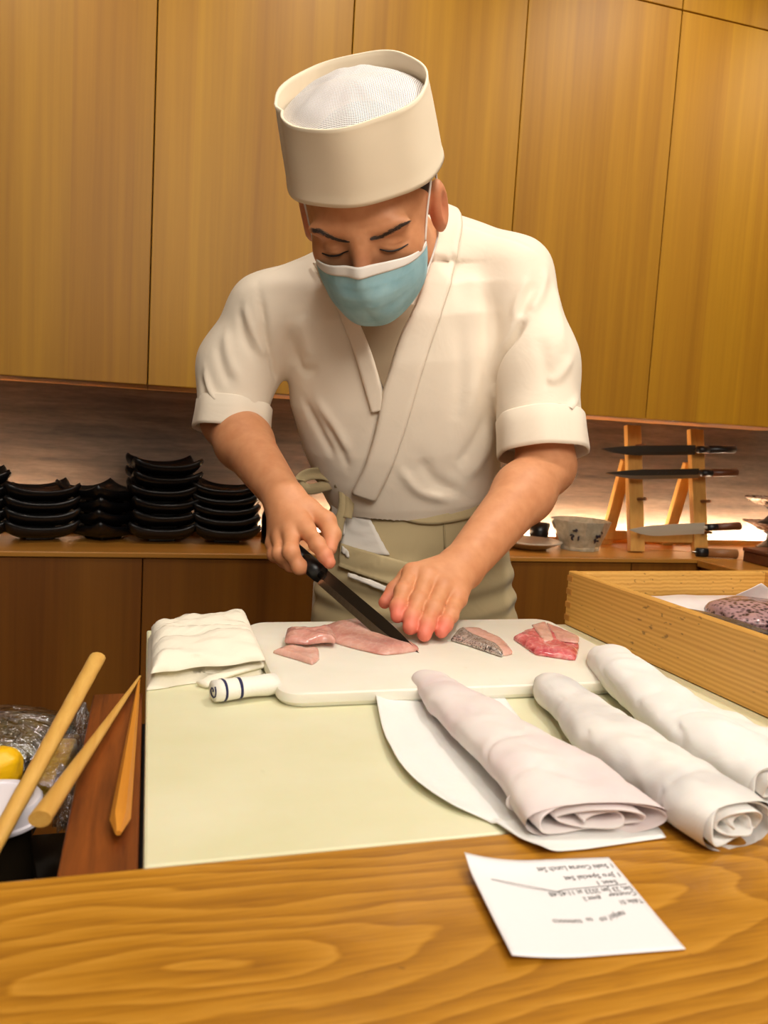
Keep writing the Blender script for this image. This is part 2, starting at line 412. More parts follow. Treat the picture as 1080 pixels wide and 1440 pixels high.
def np_obj(name, V, F, mat, parent, attrs=None):
    base = np.array(wloc(parent)); me = bpy.data.meshes.new(name)
    me.vertices.add(len(V)); me.vertices.foreach_set('co', (np.asarray(V, float) - base).astype(f32).ravel())
    me.loops.add(F.size); me.loops.foreach_set('vertex_index', F.astype(np.int32).ravel())
    me.polygons.add(len(F)); me.polygons.foreach_set('loop_start', np.arange(0, F.size, 4, dtype=np.int32))
    me.update(calc_edges=True); me.polygons.foreach_set('use_smooth', [True] * len(F))
    for k, a in (attrs or {}).items():
        at = me.attributes.new(k, 'FLOAT', 'POINT'); at.data.foreach_set('value', np.asarray(a, f32))
    me.materials.append(mat); o = bpy.data.objects.new(name, me); COL.objects.link(o); o.parent = parent; return o
ZC = 1.19
# ---------------------------------------------------------------- materials
M = {}
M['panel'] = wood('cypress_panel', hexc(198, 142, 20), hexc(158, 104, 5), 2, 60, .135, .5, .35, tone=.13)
M['shaded_panel'] = wood('cypress_panel_shaded', hexc(150, 92, 24), hexc(112, 62, 10), 2, 60, .15, .45, .3, tone=.12)  # same cypress with the shade of the lower fronts put into its colour
M['shelf'] = wood('shelf_wood', hexc(208, 148, 66), hexc(172, 112, 38), 0, 60, 0, .35, .35)
M['rack'] = wood('rack_wood', hexc(222, 172, 92), hexc(190, 132, 58), 2, 80, 0, .5, .4)
M['boxwood'] = None
M['dark'] = plain('dark_recess', (.012, .008, .005), .7)
M['peg'] = plain('dark_peg_wood', hexc(110, 70, 40), .5)
M['lacquer'] = N('black_lacquer').bsdf(color=(.006, .006, .007), rough=.28)
M['floor'] = plain('floor_tile', (.10, .08, .06), .5)
M['ceil'] = plain('ceiling_plaster', (.62, .55, .45), .8)
M['wallp'] = plain('wall_plaster', (.45, .33, .2), .8)
def mk_boxwood():
    m = N('box_wood'); v = m.pos((6, 2.2, 120), 0); g = m.noise(v, 1, 3, .6, .5)
    w = m.n('TexWave', {'Vector': m.pos((1, .12, 1)), 'Scale': 60, 'Distortion': 3.0, 'Detail': 2, 'Detail Scale': 1.2}, wave_type='BANDS', bands_direction='Z').outputs['Fac']
    c = m.ramp(m.math('MULTIPLY_ADD', g, .6, m.math('MULTIPLY', w, .4)), ((.2, hexc(203, 148, 66)), (.75, hexc(228, 178, 92))))
    sp = m.noise(m.pos((110, 80, 220)), 1, 2, .5); big = m.noise(m.pos((9, 9, 14)), 1, 2)
    k = m.ramp(m.math('ADD', sp, m.math('MULTIPLY', big, .35)), ((.87, (0, 0, 0)), (.93, (1, 1, 1))))
    c = m.mix(m.math('MULTIPLY', k, .6), c, hexc(96, 62, 26))
    return m.bsdf(color=c, rough=.5, normal=m.bump(w, .12, .0005))
M['boxwood'] = mk_boxwood()
def mk_counter():
    m = N('counter_wood'); p = m.pos((1, 1, 1), 0, loc=(-0.0336, -0.3387, 0))
    wob = m.n('TexNoise', {'Vector': m.n('Mapping', {'Vector': p, 'Scale': (5, 16, 1)}).outputs[0], 'Scale': 1.0, 'Detail': 2})
    d = m.n('VectorMath', {0: m.n('VectorMath', {0: wob.outputs['Color'], 1: (.5, .5, .5)}, operation='SUBTRACT').outputs[0], 1: (.20, .045, 0)}, operation='MULTIPLY').outputs[0]
    q = m.n('VectorMath', {0: p, 1: d}, operation='ADD').outputs[0]
    s = m.n('SeparateXYZ', {0: q}); x = s.outputs[0]; y = s.outputs[1]
    # growth rings of a log that runs almost level: cathedral figure around one point
    r = m.math('SQRT', m.math('ADD', m.math('POWER', m.math('MULTIPLY', x, .20), 2.0), m.math('POWER', y, 2.0)))
    ring = m.math('FRACT', m.math('ADD', m.math('MULTIPLY', r, 95.0), m.math('MULTIPLY', m.noise(m.pos((9, 40, 1)), 1, 3), 1.3)))
    ring = m.ramp(ring, ((0.0, (0, 0, 0)), (.72, (.75, .75, .75)), (.9, (1, 1, 1)), (1.0, (0, 0, 0))))
    fine = m.noise(m.pos((14, 420, 1)), 1, 4, .65); pore = m.noise(m.pos((45, 1300, 1)), 1, 2, .5)
    f = m.math('ADD', m.math('MULTIPLY', ring, .36), m.math('MULTIPLY', fine, .64))
    c = m.ramp(f, ((.12, hexc(126, 76, 12)), (.5, hexc(176, 120, 28)), (.88, hexc(204, 148, 54))))
    c = m.mix(m.math('MULTIPLY', m.ramp(pore, ((.60, (0, 0, 0)), (.72, (1, 1, 1)))), .45), c, hexc(120, 70, 20))
    big = m.noise(m.pos((4, 9, 1)), 1, 2)
    c = m.n('HueSaturation', {'Color': c, 'Value': m.math('MULTIPLY_ADD', big, .3, .86)}).outputs[0]
    nick = m.math('MULTIPLY', m.noise(m.pos((120, 170, 1)), 1, 1), m.noise(m.pos((9, 12, 1), loc=(3, 1, 0)), 1, 1))
    c = m.mix(m.math('MULTIPLY', m.ramp(nick, ((.45, (0, 0, 0)), (.50, (1, 1, 1)))), .6), c, hexc(90, 55, 25))
    return m.bsdf(color=c, rough=.33, normal=m.bump(m.math('ADD', ring, fine), .10, .0004), coat=.15)
M['counter'] = mk_counter()
def mk_stain():
    m = N('stained_board'); g = m.noise(m.pos((150, 10, 40)), 1, 5, .7, .5); b = m.noise(m.pos((14, 7, 3)), 1, 3)
    c = m.ramp(m.math('ADD', m.math('MULTIPLY', g, .6), m.math('MULTIPLY', b, .4)), ((.3, hexc(66, 26, 8)), (.7, hexc(138, 72, 24))))
    return m.bsdf(color=c, rough=.38, normal=m.bump(g, .25, .0006))
M['stain'] = mk_stain()
def mk_plastic(name, a, b, sp=.5):
    m = N(name); n = m.noise(m.pos((9, 12, 9)), 1, 4, .6); s = m.noise(m.pos((60, 25, 10)), 1, 3, .6)
    c = m.ramp(n, ((.3, a), (.7, b))); k = m.ramp(s, ((.68, (0, 0, 0)), (.80, (1, 1, 1))))
    c = m.mix(m.math('MULTIPLY', k, .22), c, hexc(176, 168, 134))
    return m.bsdf(color=c, rough=.42, sss=.15, normal=m.bump(s, .05, .0004))
M['slab'] = mk_plastic('worktop_plastic', hexc(218, 215, 176), hexc(226, 223, 190))
M['board'] = mk_plastic('cutting_board_plastic', hexc(228, 223, 206), hexc(236, 232, 218))
def mk_stone():
    m = N('backsplash_stone'); v = m.pos((2.5, 2.5, 34)); n = m.noise(v, 1, 5, .62, .5); n2 = m.noise(m.pos((26, 26, 150)), 1, 3, .6)
    f = m.math('ADD', m.math('MULTIPLY', n, .7), m.math('MULTIPLY', n2, .3))
    c = m.ramp(f, ((.32, hexc(50, 36, 26)), (.5, hexc(76, 59, 46)), (.68, hexc(98, 80, 65))))
    return m.bsdf(color=c, rough=.5, normal=m.bump(f, .2, .001))
M['stone'] = mk_stone()
def mk_cloth(name, col, rough=.85, weave=900, bumps=.12, wr=0.0, sheen=.1):
    m = N(name); n = m.noise(m.pos((1, 1, 1)), 14, 3)
    c = m.mix(m.math('MULTIPLY', n, .10), col, tuple(k * .72 for k in col))
    w = m.noise(m.pos((weave,) * 3), 1, 1); nb = m.bump(w, bumps, .0004)
    if wr: nb = m.bump(m.noise(m.pos((wr,) * 3), 1, 3, .55, .8), .35, .004, nb)
    return m.bsdf(color=c, rough=rough, normal=nb, sheen=sheen)
M['jacket'] = mk_cloth('jacket_cotton', hexc(240, 227, 207), wr=16)
M['cap'] = mk_cloth('cap_cotton', hexc(242, 226, 198), wr=9)
M['shirt'] = mk_cloth('shirt_knit', hexc(168, 148, 120))
M['apron'] = mk_cloth('apron_linen', hexc(194, 176, 134), wr=14)
M['tie'] = mk_cloth('tie_linen', hexc(176, 158, 118), wr=40)
M['hem'] = mk_cloth('hem_cotton', hexc(232, 226, 216))
M['trouser'] = mk_cloth('trouser_cotton', hexc(225, 220, 208))
M['towel'] = mk_cloth('towel_gauze', hexc(242, 235, 216), weave=520, bumps=.5, wr=30)
M['terry'] = mk_cloth('towel_terry', hexc(244, 240, 228), weave=420, bumps=.9)
M['navy'] = mk_cloth('towel_stripe', hexc(28, 30, 74), weave=420, bumps=.9)
M['paper'] = N('wrap_paper'); 
def mk_paper(name, col, wr, tint=None, amt=.5):
    m = N(name); n = m.noise(m.pos((26, 26, 26)), 1, 4, .6); c = m.mix(m.math('MULTIPLY', n, .12), col, tuple(k * .82 for k in col))
    if tint:
        b = m.ramp(m.noise(m.pos((13, 13, 13)), 1, 3), ((.42, (0, 0, 0)), (.66, (1, 1, 1)))); c = m.mix(m.math('MULTIPLY', b, amt), c, tint)
    return m.bsdf(color=c, rough=.62, sss=.1, normal=m.bump(m.noise(m.pos((wr,) * 3), 1, 4, .55, .9), .35, .003))
M['paper'] = mk_paper('wrap_paper', hexc(240, 238, 234), 30)
M['paper_wet'] = mk_paper('damp_wrap_paper', hexc(240, 236, 230), 34, hexc(198, 196, 196), .75)
M['paper_pink'] = mk_paper('pink_wrap_paper', hexc(234, 226, 222), 30, hexc(222, 200, 202), .65)
M['receipt'] = plain('receipt_paper', hexc(240, 238, 240), .55)
M['ink'] = plain('receipt_ink', (.05, .05, .055), .6)
M['chop'] = wood('chopstick_wood', hexc(226, 182, 96), hexc(196, 140, 58), 1, 160, 0, .45, .5)
M['chop2'] = wood('orange_stick_wood', hexc(222, 152, 52), hexc(180, 104, 28), 1, 160, 0, .4, .5)
M['steel'] = N('blade_steel').bsdf(color=(.52, .50, .47), rough=.22, metal=1.0)
M['steel_lit'] = N('blade_steel_lit').bsdf(color=(.72, .68, .55), rough=.5, metal=.6)  # steel with warm light painted in as a brighter, yellower base colour
M['steel_dark'] = N('blade_steel_dark').bsdf(color=(.16, .145, .13), rough=.26, metal=1.0)
M['edge'] = N('blade_bevel').bsdf(color=(.75, .73, .70), rough=.18, metal=1.0)
M['handle'] = plain('black_handle', (.008, .008, .009), .35)
M['rose'] = wood('rosewood_handle', hexc(122, 70, 40), hexc(80, 40, 22), 0, 120, 0, .35)
M['pale_handle'] = wood('pale_handle', hexc(170, 120, 72), hexc(138, 90, 48), 0, 120, 0, .4)
def mk_skin():
    m = N('skin'); a = m.n('Attribute', attribute_name='blush').outputs['Fac']; n = m.noise(m.pos((1, 1, 1)), 60, 3)
    c = m.ramp(n, ((.3, hexc(204, 138, 94)), (.7, hexc(216, 152, 108)))); c = m.mix(a, c, hexc(226, 112, 96))
    f = m.noise(m.pos((1, 1, 1)), 420, 2)
    return m.bsdf(color=c, rough=.55, sss=.10, normal=m.bump(f, .12, .0006))
M['skin'] = mk_skin()
M['hair'] = N('hair').bsdf(color=(.018, .012, .009), rough=.55)
M['brow'] = N('eyebrow_hair').bsdf(color=(.085, .055, .038), rough=.6)
M['nail'] = plain('finger_nail', hexc(232, 160, 140), .25)
def mk_mask():
    m = N('mask_blue'); n = m.noise(m.pos((1, 1, 1)), 45, 3); w = m.noise(m.pos((1300,) * 3), 1, 1)
    c = m.ramp(n, ((.3, hexc(140, 190, 204)), (.7, hexc(164, 208, 218)))); 
    return m.bsdf(color=c, rough=.75, normal=m.bump(w, .2, .0004, m.bump(n, .3, .004)))
M['mask'] = mk_mask(); M['mask_white'] = plain('mask_white', hexc(240, 234, 226), .7)
def mk_mesh():
    m = N('cap_mesh'); t = m.n('TexCoord').outputs['UV']
    p = m.n('Mapping', {'Vector': t, 'Scale': (46, 46, 1)}).outputs[0]
    v = m.n('TexVoronoi', {'Vector': p, 'Scale': 1.0, 'Randomness': 0.0}, voronoi_dimensions='2D').outputs['Distance']
    hole = m.ramp(v, ((.30, (1, 1, 1)), (.36, (0, 0, 0))))
    b = m.n('BsdfPrincipled', {'Base Color': (*hexc(236, 232, 230), 1), 'Roughness': .8}); tr = m.n('BsdfTransparent')
    mx = m.n('MixShader', {0: m.math('MULTIPLY', hole, .85), 1: b.outputs[0], 2: tr.outputs[0]}); m.t.links.new(mx.outputs[0], m.out.inputs[0]); return m.m
M['mesh'] = mk_mesh()
def mk_fish(name, a, b, c2, vein=28, silver=False):
    m = N(name); n = m.noise(m.pos((vein,) * 3), 1, 4, .6, .8); l = m.n('TexWave', {'Vector': m.pos((1, 1, 1), rot=(0, 0, .5)), 'Scale': 38, 'Distortion': 9, 'Detail': 2, 'Detail Scale': 2}).outputs['Fac']
    c = m.ramp(n, ((.28, a), (.52, b), (.75, c2))); c = m.mix(m.math('MULTIPLY', m.ramp(l, ((.75, (0, 0, 0)), (1, (1, 1, 1)))), .10), c, hexc(240, 214, 204))
    return m.bsdf(color=c, rough=.22, sss=.3, normal=m.bump(m.math('MULTIPLY_ADD', l, .2, n), .3, .0012), coat=.4)
M['fish'] = mk_fish('pink_fish', hexc(190, 124, 114), hexc(208, 152, 138), hexc(222, 178, 162))
M['fish_red'] = mk_fish('red_fish', hexc(168, 40, 60), hexc(214, 110, 112), hexc(236, 186, 178), 60)
M['fish_pale'] = mk_fish('pale_fish', hexc(206, 150, 136), hexc(220, 172, 156), hexc(228, 190, 176), 34)
def mk_skinfish(name, base, dark, sc, metal=.3):
    m = N(name); v = m.n('TexVoronoi', {'Vector': m.pos((sc, sc, sc)), 'Scale': 1.0}).outputs['Distance']; n = m.noise(m.pos((sc * .35,) * 3), 1, 3)
    f = m.math('ADD', m.math('MULTIPLY', v, .5), m.math('MULTIPLY', n, .6)); c = m.ramp(f, ((.38, dark), (.62, base)))
    return m.bsdf(color=c, rough=.25, metal=metal, normal=m.bump(v, .5, .0012), coat=.3)
M['silver'] = mk_skinfish('silver_skin', hexc(226, 216, 208), hexc(100, 92, 90), 520, .6)
M['speckle'] = mk_skinfish('speckled_skin', hexc(176, 140, 142), hexc(44, 32, 38), 190, .05)
M['eel'] = mk_skinfish('dark_skin', hexc(90, 84, 82), hexc(20, 18, 20), 260, .1)
M['lidw'] = plain('white_lid', hexc(232, 228, 236), .35)
M['jar'] = N('dark_jar').bsdf(color=(.02, .014, .008), rough=.08, coat=.5)
M['lemon'] = N('lemon'); _l = M['lemon']; M['lemon'] = _l.bsdf(color=hexc(240, 186, 10), rough=.4, normal=_l.bump(_l.noise(_l.pos((420,) * 3), 1, 2), .4, .0008))
def mk_film(name, col, mixf):
    m = N(name); g = m.n('BsdfGlossy', {'Color': (.9, .9, .9, 1), 'Roughness': .08, 'Normal': m.bump(m.noise(m.pos((120, 120, 120)), 1, 4, .6, 1.0), .9, .004)})
    tr = m.n('BsdfTransparent', {'Color': (*col, 1)}); mx = m.n('MixShader', {0: mixf, 1: tr.outputs[0], 2: g.outputs[0]}); m.t.links.new(mx.outputs[0], m.out.inputs[0]); return m.m
M['film'] = mk_film('cling_film', (.90, .90, .90), .34)
M['green'] = N('wrapped_greens'); _g = M['green']; M['green'] = _g.bsdf(color=_g.ramp(_g.noise(_g.pos((90,) * 3), 1, 3), ((.35, hexc(24, 24, 14)), (.6, hexc(86, 84, 48)), (.75, hexc(150, 146, 100)))), rough=.35)
M['tamago'] = N('yellow_block'); _g = M['tamago']; M['tamago'] = _g.bsdf(color=_g.ramp(_g.noise(_g.pos((200,) * 3), 1, 3), ((.35, hexc(196, 150, 20)), (.7, hexc(240, 204, 70)))), rough=.3)
def mk_glassbowl():
    m = N('glass_bowl'); n = m.noise(m.pos((60, 60, 60)), 1, 3); c = m.ramp(n, ((.4, hexc(196, 196, 176)), (.7, hexc(226, 222, 204))))
    return m.bsdf(color=c, rough=.12, trans=.35, coat=.5)
M['gbowl'] = mk_glassbowl(); M['flower'] = plain('bowl_flower', hexc(44, 40, 52), .3)
M['plate'] = plain('pale_plate', hexc(196, 180, 158), .25)
def mk_dish():
    m = N('marbled_dish'); n = m.noise(m.pos((45, 45, 45)), 1, 4, .6, 1.2); c = m.ramp(n, ((.35, hexc(84, 60, 50)), (.5, hexc(180, 150, 130)), (.7, hexc(226, 208, 190))))
    return m.bsdf(color=c, rough=.2)
M['dish'] = mk_dish()
M['led'] = N('led_glow'); _e = M['led'].n('Emission', {'Color': (1, .85, .63, 1), 'Strength': 520.0}); M['led'].t.links.new(_e.outputs[0], M['led'].out.inputs[0]); M['led'] = M['led'].m
_e = N('led_glow_dim'); _x = _e.n('Emission', {'Color': (1, .85, .63, 1), 'Strength': 45.0}); _e.t.links.new(_x.outputs[0], _e.out.inputs[0]); M['led_dim'] = _e.m
# ---------------------------------------------------------------- the room
YF, YB, ZS = 2.0, 2.36, ZC - .331            # cupboard fronts, backsplash, shelf top
def slab_struct(name, x0, x1, y0, y1, z0, z1, mat): return struct(MB().box(x0, x1, y0, y1, z0, z1).build(name, mat))
slab_struct('floor', -2.6, 4.2, -2.6, 2.6, -.05, 0, M['floor'])
slab_struct('ceiling', -2.6, 4.2, -2.6, 2.6, 2.80, 2.85, M['ceil'])
slab_struct('wall_back', -2.6, 4.2, YB, YB + .1, 0, 2.80, M['stone'])
slab_struct('wall_left', -2.65, -2.6, -2.6, 2.5, 0, 2.80, M['wallp'])
slab_struct('wall_right', 4.2, 4.25, -2.6, 2.5, 0, 2.80, M['wallp'])
# upper cupboards: one unit per door, a second row above them
ZU0, ZU1 = ZC + .0705, ZC + 1.172
XB = [-.007 + .4537 * k for k in range(-3, 6)]; XB[7] = 2.05
def cupboard(name, label, x0, x1, z0, z1, mat, group=None, front=YF):
    t = thing(name, label, 'cupboard', ((x0 + x1) / 2, YB - .17, z0), group)
    MB().box(x0 + .001, x1 - .001, front + .0195, YB - .001, z0, z1).build('carcass', M['shaded_panel'], t)
    MB().box(x0 + .0014, x1 - .0014, front, front + .019, z0 + .001, z1 - .0015, .0012, seg=1).build('door', mat, t)
    return t
for i in range(2, 7):
    lb = ['', '', 'pale wood wall cupboard cut by the left edge of the photo', 'pale wood wall cupboard left of the chef, above the black bowls', 'pale wood wall cupboard directly behind the white cap',
          'pale wood wall cupboard behind the chef\'s left shoulder', 'pale wood wall cupboard above the wooden knife rack',][i]
    cupboard('wall_cupboard', lb, XB[i], XB[i + 1], ZU0, ZU1, M['panel'])
    if i in (5, 6):
        cupboard('top_cupboard', {5: 'top cupboard over the one behind the chef\'s left shoulder, a sliver at the top edge', 6: 'top cupboard in the upper right corner, above the slanting seam'}[i],
                 XB[i], XB[i + 1], ZU1 + .001, 2.795, M['panel'])
struct(MB().box(XB[1], XB[5] - .001, YF, YB - .001, ZU1 + .001, 2.795).build('trim_1', M['panel']))
# base cupboards and the shelf on top of them
for i in range(2, 7):
    lb = ['', '', 'dark base cupboard at the far left behind the wrapped bowl', 'dark base cupboard left of the chef, behind the folded white cloth', 'dark base cupboard hidden behind the chef\'s apron',
          'dark base cupboard right of the apron, below the glass bowl', 'dark base cupboard below the knife rack, behind the wooden box'][i]
    cupboard('base_cupboard', lb, XB[i], XB[i + 1], .08, ZS - .014, M['shaded_panel'], front=YF + .003)
tag(MB().box(XB[1], 3.2, YF - .002, YB - .001, ZS - .013, ZS, .002, seg=1).build('back_shelf', M['shelf']), 'long pale wood shelf top under the black bowls and knife rack', 'shelf')
struct(MB().box(XB[1], XB[6], YF + .05, YB - .001, 0, .079).build('trim_2', M['dark']))
# side counter returning toward the guests at the right
t = thing('side_counter', 'pale wood side counter at the right edge, joined to the back shelf', 'counter', (1.9, 1.5, 0))
MB().box(1.572, 2.4, .95, YF - .003, ZS - .022, ZS - .001, .002, seg=1).build('top', M['shelf'], t)
MB().box(1.585, 2.38, .97, YF - .005, 0, ZS - .0225).build('body', M['shaded_panel'], t)
# light strip in the back corner of the shelf
t = thing('light_strip', 'glowing warm light strip along the back corner of the shelf', 'light', (.9, YB - .02, ZS + .0005))
MB().box(-1.3, 3.1, YB - .056, YB - .020, ZS + .0005, ZS + .003).build('channel', M['shelf'], t)
MB().box(-1.3, 3.1, YB - .056, YB - .050, ZS + .0032, ZS + .017).build('front_lip', M['shelf'], t)
for _a, _b, _m in ((-1.29, -.175, 'led'), (-.165, .325, 'led_dim'), (.335, 3.09, 'led')): MB().box(_a, _b, YB - .0495, YB - .046, ZS + .0034, ZS + .0155).build('diffuser', M[_m], t)
# ---------------------------------------------------------------- black bowls on the shelf
def bowl_mesh(w=.084, h=.030, lift=.020):
    def top(u, v):
        a, b = u * 2 - 1, v * 2 - 1; m = max(abs(a), abs(b)); s = 1 - .06 * (1 - max(abs(a), abs(b))) 
        return (a * w * s, b * w * s, (.0135 + h * m ** 5 * .85 + lift * (abs(a) * abs(b)) ** 2.6))
    return MB().grid(17, 17, top, .0075)
def make_bowl(loc, rz):
    t = thing('square_bowl', '', 'bowl', (0, 0, 0)); o = bowl_mesh().build('dish', M['lacquer'], t, True)
    MB().box(-.034, .034, -.034, .034, 0, .0085, .002, seg=1).build('foot', M['lacquer'], t)
    t.location = loc; t.rotation_euler = (0, 0, rz); return t
stacks = [(-.265, 2.205, 4, .30, 'leftmost full stack', .031), (-.112, 2.235, 4, .78, 'second stack from the left', .031), (.040, 2.215, 6, .12, 'tallest stack', .0335), (.208, 2.210, 5, -.10, 'stack beside the chef\'s sleeve', .0275), (-.425, 2.21, 5, .2, 'stack cut by the left edge', .030)]
ordn = {4: ['bottom', 'second from the bottom', 'second from the top', 'topmost'], 5: ['bottom', 'second from the bottom', 'middle', 'second from the top', 'topmost'],
        6: ['bottom', 'second from the bottom', 'third from the bottom', 'third from the top', 'second from the top', 'topmost']}
proto = None
for (x, y, n, rz, nm, dz) in stacks:
    for k in range(n):
        lab = 'glossy black square bowl, %s of the %s' % (ordn[n][k], nm); rr = rz + rnd.uniform(-.08, .08); lo = (x + rnd.uniform(-.004, .004), y + rnd.uniform(-.003, .003), ZS + .0006 + k * dz)
        if proto is None: proto = make_bowl(lo, rr); proto['label'] = lab; proto['group'] = 'black bowls stacked on the shelf'; b = proto
        else: b = dup(proto, lo, lab, rr)
# dark bottle half hidden behind the right hand
t = thing('soy_bottle', 'small black bottle on the shelf half hidden behind the knife hand', 'bottle', (.330, 2.19, ZS + .0006))
MB().lathe([(.0, 0), (.026, 0), (.028, .004), (.028, .075), (.022, .09), (.011, .10), (.011, .115), (0, .115)], (.330, 2.19, ZS + .0006), 20).build('body', M['lacquer'], t, True)
MB().lathe([(.0, 0), (.013, 0), (.013, .014), (0, .016)], (.330, 2.19, ZS + .116), 16).build('cap', M['lacquer'], t, True)
# plate, glass bowl
t = thing('pale_plate', 'shallow pale plate on the shelf left of the glass bowl', 'plate', (1.10, 2.16, ZS + .0006))
MB().lathe([(0, .004), (.04, .0), (.055, .003), (.095, .022), (.098, .022), (.098, .026), (.09, .026), (.05, .011), (0, .010)], (1.10, 2.16, ZS + .0006), 40).build('dish', M['plate'], t, True)
t2 = thing('dark_cup', 'small dark cup behind the pale plate by the glass bowl', 'cup', (1.18, 2.255, ZS + .0006))
MB().lathe([(0, .0), (.018, .0), (.030, .03), (.033, .066), (.030, .066), (.026, .03), (0, .008)], (1.18, 2.255, ZS + .0006), 24).build('body', M['lacquer'], t2, True)
gx, gy = 1.268, 2.16
t = thing('glass_bowl', 'pale glass bowl with dark floral marks left of the knife rack', 'bowl', (gx, gy, ZS + .0006))
def octa(r, k=8, e=.06): return r
MB().lathe([(0, .006), (.052, .006), (.055, 0), (.060, 0), (.062, .012), (.078, .05), (.092, .090), (.089, .091), (.074, .05), (.056, .016), (0, .012)], (gx, gy, ZS + .0006), 10).build('body', M['gbowl'], t)
for ang, zz in ((-2.25, .052), (-1.35, .050)):
    fl = MB()
    for k in range(9):
        q = ang + rnd.uniform(-.16, .16); z = zz + rnd.uniform(-.016, .016); r = .0622 + (z - .012) * .43 * 1.0 + .002; c = Vector((gx + r * math.cos(q), gy + r * math.sin(q), ZS + z))
        d = Vector((-math.sin(q) * .006, math.cos(q) * .006, .0)); u = Vector((0, 0, .006)); a = rnd.uniform(0, 3); d, u = d * math.cos(a) + u * math.sin(a), u * math.cos(a) - d * math.sin(a)
        o_ = Vector((math.cos(q), math.sin(q), 0)) * .0012
        fl.add([c - d + o_, c + u * .5 + o_, c + d + o_, c - u * .5 + o_, c - d - o_, c + u * .5 - o_, c + d - o_, c - u * .5 - o_], [(0, 1, 2, 3), (4, 7, 6, 5), (0, 4, 5, 1), (1, 5, 6, 2), (2, 6, 7, 3), (3, 7, 4, 0)])
    fl.build('floral_mark', M['flower'], t)['kind'] = 'stuff'

# footed dishes at the right
for k, (lb, dz) in enumerate((('lower marbled footed dish at the right end of the shelf', 0), ('upper marbled footed dish at the right end of the shelf', .083))):
    c = (2.045, 2.23, ZS + .0006 + dz)
    t = thing('footed_dish', lb, 'dish', c, None)
    MB().lathe([(0, 0), (.045, 0), (.05, .004), (.032, .014), (.018, .03), (.016, .048), (.030, .058), (0, .058)], c, 28).build('pedestal', M['lacquer'], t, True)
    m = MB(); n = 40; prof = [(.0, .0585), (.03, .0585), (.06, .066), (.085, .081), (.098, .088), (.096, .091), (.08, .086), (.05, .073), (0, .068)]
    m.lathe(prof, c, n); m.v = [((x - c[0]) * (1 + .07 * math.sin(7 * math.atan2(y - c[1], x - c[0])) * min(1, (math.hypot(x - c[0], y - c[1]) / .09) ** 2)) + c[0],
                                (y - c[1]) * (1 + .07 * math.sin(7 * math.atan2(y - c[1], x - c[0])) * min(1, (math.hypot(x - c[0], y - c[1]) / .09) ** 2)) + c[1], z) for x, y, z in m.v]
    m.build('dish', M['dish'], t, True)
# dark wooden box on the side counter
c = (1.80, 1.80, ZS)
t = thing('dark_box', 'dark brown wooden box standing on the side counter at the right edge', 'box', c)
MB().box(1.715, 1.93, 1.76, 1.975, ZS, ZS + .030, .002, seg=1).build('body', M['rose'], t)
MB().box(1.712, 1.933, 1.757, 1.978, ZS + .0305, ZS + .042, .002, seg=1).build('lid', M['rose'], t)
# ---------------------------------------------------------------- knife rack
t = thing('knife_rack', 'pale wood A-frame knife rack standing on the back shelf', 'rack', (1.57, 2.17, ZS + .0006))
def bar(name, p0, p1, w, d, mat, par, up=(1, 0, 0)):
    p0, p1 = Vector(p0), Vector(p1); z = (p1 - p0).normalized(); x = Vector(up); x = (x - z * x.dot(z)).normalized(); y = z.cross(x)
    Mx = Matrix((x, y, z)).transposed().to_4x4(); Mx.translation = p0
    return MB().box(-w / 2, w / 2, -d / 2, d / 2, 0, (p1 - p0).length, .0015, Mx, 1).build(name, mat, par)
ZR = ZS + .0006; RT = .385
for x in (1.442, 1.672):
    bar('front_leg', (x, 2.116, ZR + .001), (x, 2.196, ZR + RT), .050, .020, M['rack'], t)
    bar('rear_leg', (x, 2.290, ZR + .001), (x, 2.208, ZR + RT * .72), .040, .018, M['rack'], t)
    for f in (.17, .42, .64, .84):
        y = 2.116 + .080 * f - .010; z = ZR + RT * f
        MB().tube([(x + .006, y + .004, z - .001), (x + .006, y - .042, z + .004)], [.0052, .0046], 10).build('peg', M['peg'], t)
bar('cross_bar', (1.468, 2.128, ZR + .045), (1.646, 2.128, ZR + .045), .030, .014, M['rack'], t, (0, 0, 1))
bar('rear_bar', (1.424, 2.276, ZR + .03), (1.69, 2.276, ZR + .03), .030, .014, M['rack'], t, (0, 0, 1))
